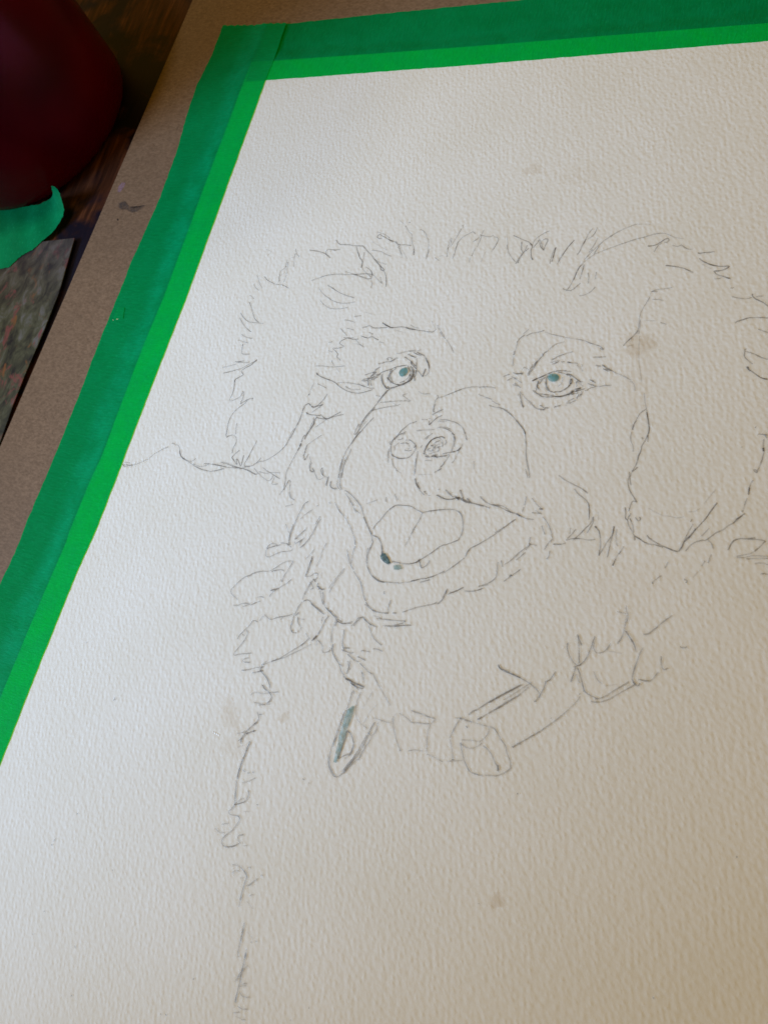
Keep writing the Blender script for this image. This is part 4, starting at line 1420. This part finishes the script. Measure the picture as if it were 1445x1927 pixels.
# ------------------------------------------------------------------ pencil drawing
def catmull(p, n):
    if len(p) < 3: return resample(p, .6)
    q = [p[0]] + p + [p[-1]]
    out = []
    for i in range(1, len(q) - 2):
        a, b, c_, d = q[i - 1], q[i], q[i + 1], q[i + 2]
        k = max(1, min(n, int(math.dist(b, c_) / .5) + 1))
        for j in range(k):
            t = j / k
            out.append(tuple(.5 * ((2 * b[e]) + (c_[e] - a[e]) * t + (2 * a[e] - 5 * b[e] + 4 * c_[e] - d[e]) * t * t
                                   + (3 * b[e] - a[e] - 3 * c_[e] + d[e]) * t ** 3) for e in (0, 1)))
    return out + [p[-1]]
ZI = [0]
def ribbon(V, F, K, p, d, w):
    ZI[0] += 1
    z = .02 + ZI[0] * .0001
    p = catmull(p, 12)
    q = [p[0]]
    for a in p[1:]:
        if math.dist(a, q[-1]) > .03: q.append(a)
    if len(q) < 2: q.append((q[0][0] + .12, q[0][1] + .02))
    p = q
    n = len(p); hw0 = .195 * w / 16
    base = len(V)
    ph = random.random() * 9
    for i, (x, y) in enumerate(p):
        a, b = p[max(0, i - 1)], p[min(n - 1, i + 1)]
        dx, dy = b[0] - a[0], b[1] - a[1]; L = math.hypot(dx, dy) or 1
        nx, ny = -dy / L, dx / L
        t = i / max(1, n - 1)
        end = min(1, .68 + min(t, 1 - t) * 4) if n > 4 else 1
        press = .85 + .22 * math.sin(ph + t * 7) + random.uniform(-.08, .08)
        hw = hw0 * (.8 + .2 * end) * (.92 + .12 * math.sin(ph * 2 + t * 11))
        ink = min(1.0, d * end * press)
        jx, jy = random.uniform(-.02, .02), random.uniform(-.02, .02)
        for s_, e in ((-1, 0), (-.35, .85), (.35, .85), (1, 0)):
            V.append((x + jx + nx * hw * s_, y + jy + ny * hw * s_, z)); K.append(ink * e)
        if i:
            for c_ in range(3):
                o = base + (i - 1) * 4 + c_
                F.append((o, o + 1, o + 5, o + 4))
NAMES = {'ear': 'drawn_ear', 'brow': 'drawn_brow', 'crown_fur': 'drawn_crown_fur', 'cheek_fur': 'drawn_cheek_fur',
         'face': 'drawn_face', 'muzzle': 'drawn_muzzle', 'nose': 'drawn_nose', 'eye': 'drawn_eye', 'tongue': 'drawn_tongue',
         'mouth': 'drawn_mouth', 'neck_fur': 'drawn_neck_fur', 'collar_tag': 'drawn_collar_tag', 'collar': 'drawn_collar',
         'chest_fur': 'drawn_chest_fur', 'paper_speck': 'paper_speck'}
INK = {1: .10, 2: .19, 3: .31, 4: .45, 5: .60, 6: .76, 7: .90, 8: 1.0}
parts = {}
cur = None
def flush():
    if cur and cur[1]:
        parts.setdefault(cur[0], []).append(obj(NAMES[cur[0]], cur[1], cur[2], GRAPH, paper, attrs={'ink': cur[3]}))
for ln in STROKES.split('\n'):
    if ln[0] == '@':
        flush(); cur = (ln[1:], [], [], []); continue
    d, w, *pts = ln.split()
    pts = [tuple(int(v) / 100 for v in s.split(',')) for s in pts]
    if int(d) >= 3 and cur[0] != 'paper_speck':        # graphite dust rubbed in beside the line
        ribbon(cur[1], cur[2], cur[3], pts, .02 + .008 * int(d), int(w) * 3.6)
    ribbon(cur[1], cur[2], cur[3], pts, INK[int(d)] * (1.8 if cur[0] == 'paper_speck' else 1), int(w))
    if cur[0] == 'paper_speck':
        flush(); cur = (cur[0], [], [], [])
flush()
blob('paint_dab', DABS['eye'], .26, TEAL, parts['eye'][0])
blob('paint_dab', DABS['eye2'], .26, TEAL, parts['eye'][1])
blob('paint_dab', DABS['mouth'], .26, TEAL_DARK, parts['mouth'][0])
blob('paint_dab', DABS['mouth2'], .26, TEAL_PALE, parts['mouth'][0])
def ribbon_wash(name, pts, z, mat, parent):
    """a long brush mark: outline order runs up one side and down the other"""
    n = len(pts)
    cx, cy = sum(p[0] for p in pts) / n, sum(p[1] for p in pts) / n
    vs = [(x, y, z) for x, y in pts]
    return obj(name, vs, [tuple(range(n))], mat, parent, attrs={'ink': [1.0] * n})
ribbon_wash('paint_dab', DABS['tag'], .26, TEAL_PALE, parts['collar_tag'][0])
for i, ((x, y), rx, ry, ang, am) in enumerate(STAINS):
    am *= .33
    a0 = math.radians(ang); pts = []
    for k in range(20):
        t = k / 20 * 2 * math.pi; r = 1 + .16 * math.sin(3 * t + i) + .10 * math.sin(5 * t + 2 * i)
        u, v = rx * r * math.cos(t), ry * r * math.sin(t)
        pts.append((x + u * math.cos(a0) - v * math.sin(a0), y + u * math.sin(a0) + v * math.cos(a0)))
    blob('water_stain', pts, .010 + .0005 * i, STAIN, paper, amount=am)

GLINT = mat_flat('painted_glint_white', (.98, .98, .98), .2, .8)  # near-white dots that paint the small highlights glinting on the sheet
def glint_dot(name, p, r, z, mat, parent):
    vs = [(p[0], p[1], z + r * .6)] + [(p[0] + r * math.cos(k * 1.047), p[1] + r * math.sin(k * 1.047), z) for k in range(6)]
    return obj(name, vs, [(0, 1 + k, 1 + (k + 1) % 6) for k in range(6)], mat, parent, smooth=True)
for p in GLINTS: glint_dot('painted_glint', p, .20, .05, GLINT, paper)

# ------------------------------------------------------------------ tapes
def interp(pl, t):
    L = [0]
    for a, b in zip(pl, pl[1:]): L.append(L[-1] + math.dist(a, b))
    s_ = t * L[-1]
    for i in range(len(pl) - 1):
        if s_ <= L[i + 1] or i == len(pl) - 2:
            k = (s_ - L[i]) / max(1e-9, L[i + 1] - L[i]); return tuple(pl[i][j] + (pl[i + 1][j] - pl[i][j]) * k for j in (0, 1))
def cross(pl, axis, v):
    """the other coordinate of the polyline where its axis coordinate is v"""
    for a, b in zip(pl, pl[1:]):
        lo, hi = sorted((a[axis], b[axis]))
        if lo <= v <= hi and hi > lo:
            return a[1 - axis] + (b[1 - axis] - a[1 - axis]) * (v - a[axis]) / (b[axis] - a[axis])
    e = pl[0] if abs(v - pl[0][axis]) < abs(v - pl[-1][axis]) else pl[-1]
    return e[1 - axis]
def sm(t): t = max(0, min(1, t)); return t * t * (3 - 2 * t)
def make_tape(name, out, inn, edge, axis, off, mat, rows, cols, sign, lo, hi, slant=0):
    """axis: the coordinate that runs along the tape; sign: direction from the paper to the bare board"""
    V, F, LF = [], [], []
    for r in range(rows + 1):
        jo, ji = random.uniform(-.13, .13), random.uniform(-.07, .07)
        v = lo + (hi - lo) * r / rows
        wav = .8 + .5 * math.sin(v * .09) + .3 * math.sin(v * .31 + 1)
        for c_ in range(cols + 1):
            lo_c = lo + slant * (c_ / cols) + (.25 * math.sin(c_ * 2.3) if r == 0 else 0)
            v = lo_c + (hi - lo_c) * r / rows
            o, i, e = cross(out, axis, v) + jo, cross(inn, axis, v) + ji, cross(edge, axis, v)
            u = i + (o - i) * c_ / cols
            d = (u - e) * sign                    # mm outside the paper's edge
            z = -0.02 * max(0, -d) * 0 + (BT * sm(d / (4.5 + wav)))
            lift = sm((d + .2) / .5) * (1 - sm((d - 3.5 - 2 * wav) / 4.0))
            if axis == 0: lift *= .25
            z += off + .02 * math.sin(v * .8 + c_)
            V.append((u, v, z) if axis == 1 else (v, u, z)); LF.append(lift)
    for r in range(rows):
        for c_ in range(cols):
            a = r * (cols + 1) + c_
            F.append((a, a + 1, a + cols + 2, a + cols + 1))
    return obj(name, V, F, mat, smooth=True, attrs={'lift': LF})
yl_top, yl_bot = TAPE_L_IN[0][1], PL_[-1][1]
t2 = make_tape('masking_tape', extend(TAPE_T_OUT, 120), extend(TAPE_T_IN, 120), [(-80, PT_[0][1] - 0.0)] + PT_, 0, .07, TAPE_X, 220, 26, 1, -7.5, right)
tag(t2, 'green masking tape strip along the top edge of the watercolor paper', 'tape', 'green tape strips holding the paper')
PLx = [(PL_[0][0] - 0.0, 80)] + PL_
t1 = make_tape('masking_tape', extend(TAPE_L_OUT, 130), extend(TAPE_L_IN, 130), PLx, 1, .22, TAPE_Y, 260, 26, -1, yl_top, yl_bot, TAPE_L_OUT[0][1] - yl_top)
tag(t1, 'green masking tape strip running down the left side of the watercolor paper', 'tape', 'green tape strips holding the paper')
GLINT_YELLOW = mat_flat('painted_glint_yellow', (.95, .95, .6), .2, .8)  # yellowish dots on the tape, its glints of light put into colour
fl = obj('tape_flap', [(x, y, z) for (x, y), z in zip(FLAP, (-.28, -.24, -.24, -.28))], [(0, 1, 2, 3)], TAPE_Y, t1, attrs={'lift': [0.0] * 4})
for p in TAPE_GLINTS: glint_dot('painted_glint', p, .15, -.32, GLINT_YELLOW, t1)

# ------------------------------------------------------------------ snapshot beside the board
pe = PHOTO_EDGE
far = pe[-1]; dxy = (pe[-1][0] - pe[1][0], pe[-1][1] - pe[1][1]); L = math.hypot(*dxy)
ux, uy = dxy[0] / L, dxy[1] / L
br = (far[0] + ux * 40, far[1] + uy * 40)
topdir = (pe[0][0] - pe[1][0], pe[0][1] - pe[1][1]); tl = math.hypot(*topdir)
tlc = (pe[1][0] + topdir[0] / tl * 100, pe[1][1] + topdir[1] / tl * 100)
blc = (br[0] + topdir[0] / tl * 100, br[1] + topdir[1] / tl * 100)
ring = [tlc] + pe[1:] + [br, blc]
pr = slab('photo_print', ring, TT + 1.1, TT + 1.4, PRINT, bev=.05)
tag(pr, 'blurry colour snapshot of pink flowers and foliage lying left of the board', 'photograph')

# ------------------------------------------------------------------ torn loose tape
def by_len(pl, n):
    L = [0]
    for a, b in zip(pl, pl[1:]): L.append(L[-1] + math.dist(a, b))
    out, k = [], 0
    for i in range(n + 1):
        s_ = L[-1] * i / n
        while k < len(pl) - 2 and s_ > L[k + 1]: k += 1
        t = (s_ - L[k]) / max(1e-9, L[k + 1] - L[k])
        out.append(tuple(pl[k][j] + (pl[k + 1][j] - pl[k][j]) * t for j in range(3)))
    return out
up, low = by_len(TORN_UP, 70), by_len(TORN_LOW, 70)
V, F, LF = [], [], []
for i in range(71):
    for k in range(9):
        t = k / 8
        p = [up[i][j] + (low[i][j] - up[i][j]) * t for j in range(3)]
        if k in (0, 8): p[0] += random.uniform(-.16, .16); p[1] += random.uniform(-.16, .16)
        p[2] += .25 * math.sin(math.pi * t) * (.6 + .4 * math.sin(i * .5))
        V.append(tuple(p)); LF.append(.35 + .3 * math.sin(i * .35 + k * .3))
for i in range(70):
    for k in range(8):
        a = i * 9 + k; F.append((a, a + 1, a + 10, a + 9))
lt = obj('loose_tape', V, F, TORN_M, smooth=True, attrs={'lift': LF})
tag(lt, 'torn scrap of green masking tape curling up at the foot of the red cup', 'tape')

# ------------------------------------------------------------------ red cup
def lathe(name, prof, cx, cy, mat, parent, seg=96, cap0=True, cap1=False):
    V, F = [], []
    for r, z in prof:
        for k in range(seg):
            t = k / seg * 2 * math.pi; V.append((cx + r * math.cos(t), cy + r * math.sin(t), z))
    for i in range(len(prof) - 1):
        for k in range(seg):
            a, b = i * seg + k, i * seg + (k + 1) % seg
            F.append((a, b, b + seg, a + seg))
    if cap0: F.append(tuple(range(seg))[::-1])
    if cap1: F.append(tuple((len(prof) - 1) * seg + k for k in range(seg)))
    return obj(name, V, F, mat, parent, smooth=True)
CX, CY = CUP = (-97.9, -10.3)
R0, R1, HC = 38.2, 44.0, 150.0
z0 = TT + .05
def wall(z): return R0 + (R1 - R0) * (z - z0) / HC
cup = bpy.data.objects.new('water_cup', None); C.objects.link(cup)
cup.location = (CX * MM, CY * MM, TT * MM)
tag(cup, 'dark red translucent plastic cup standing at the top left on the table', 'cup')
prof = [(R0 - 5, z0), (R0 - 2.2, z0 + .5), (R0 - .5, z0 + 2.0), (wall(z0 + 4.5), z0 + 4.5)]
prof += [(wall(z0 + z), z0 + z) for z in (12, 25, 40, 60, 80, 115, HC - 1)]
prof += [(R1 + .1, z0 + HC - .3), (R1 - .9, z0 + HC), (R1 - 1.9, z0 + HC - .6)]
prof += [(wall(z0 + z) - 2.2, z0 + z) for z in (115, 80, 60, 40, 25, 12, 6)]
prof += [(R0 - 5, z0 + 3.2), (R0 - 9, z0 + 2.6)]
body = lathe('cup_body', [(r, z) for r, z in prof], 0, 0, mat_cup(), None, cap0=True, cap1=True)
body.parent = cup
body.location = (0, 0, -TT * MM)
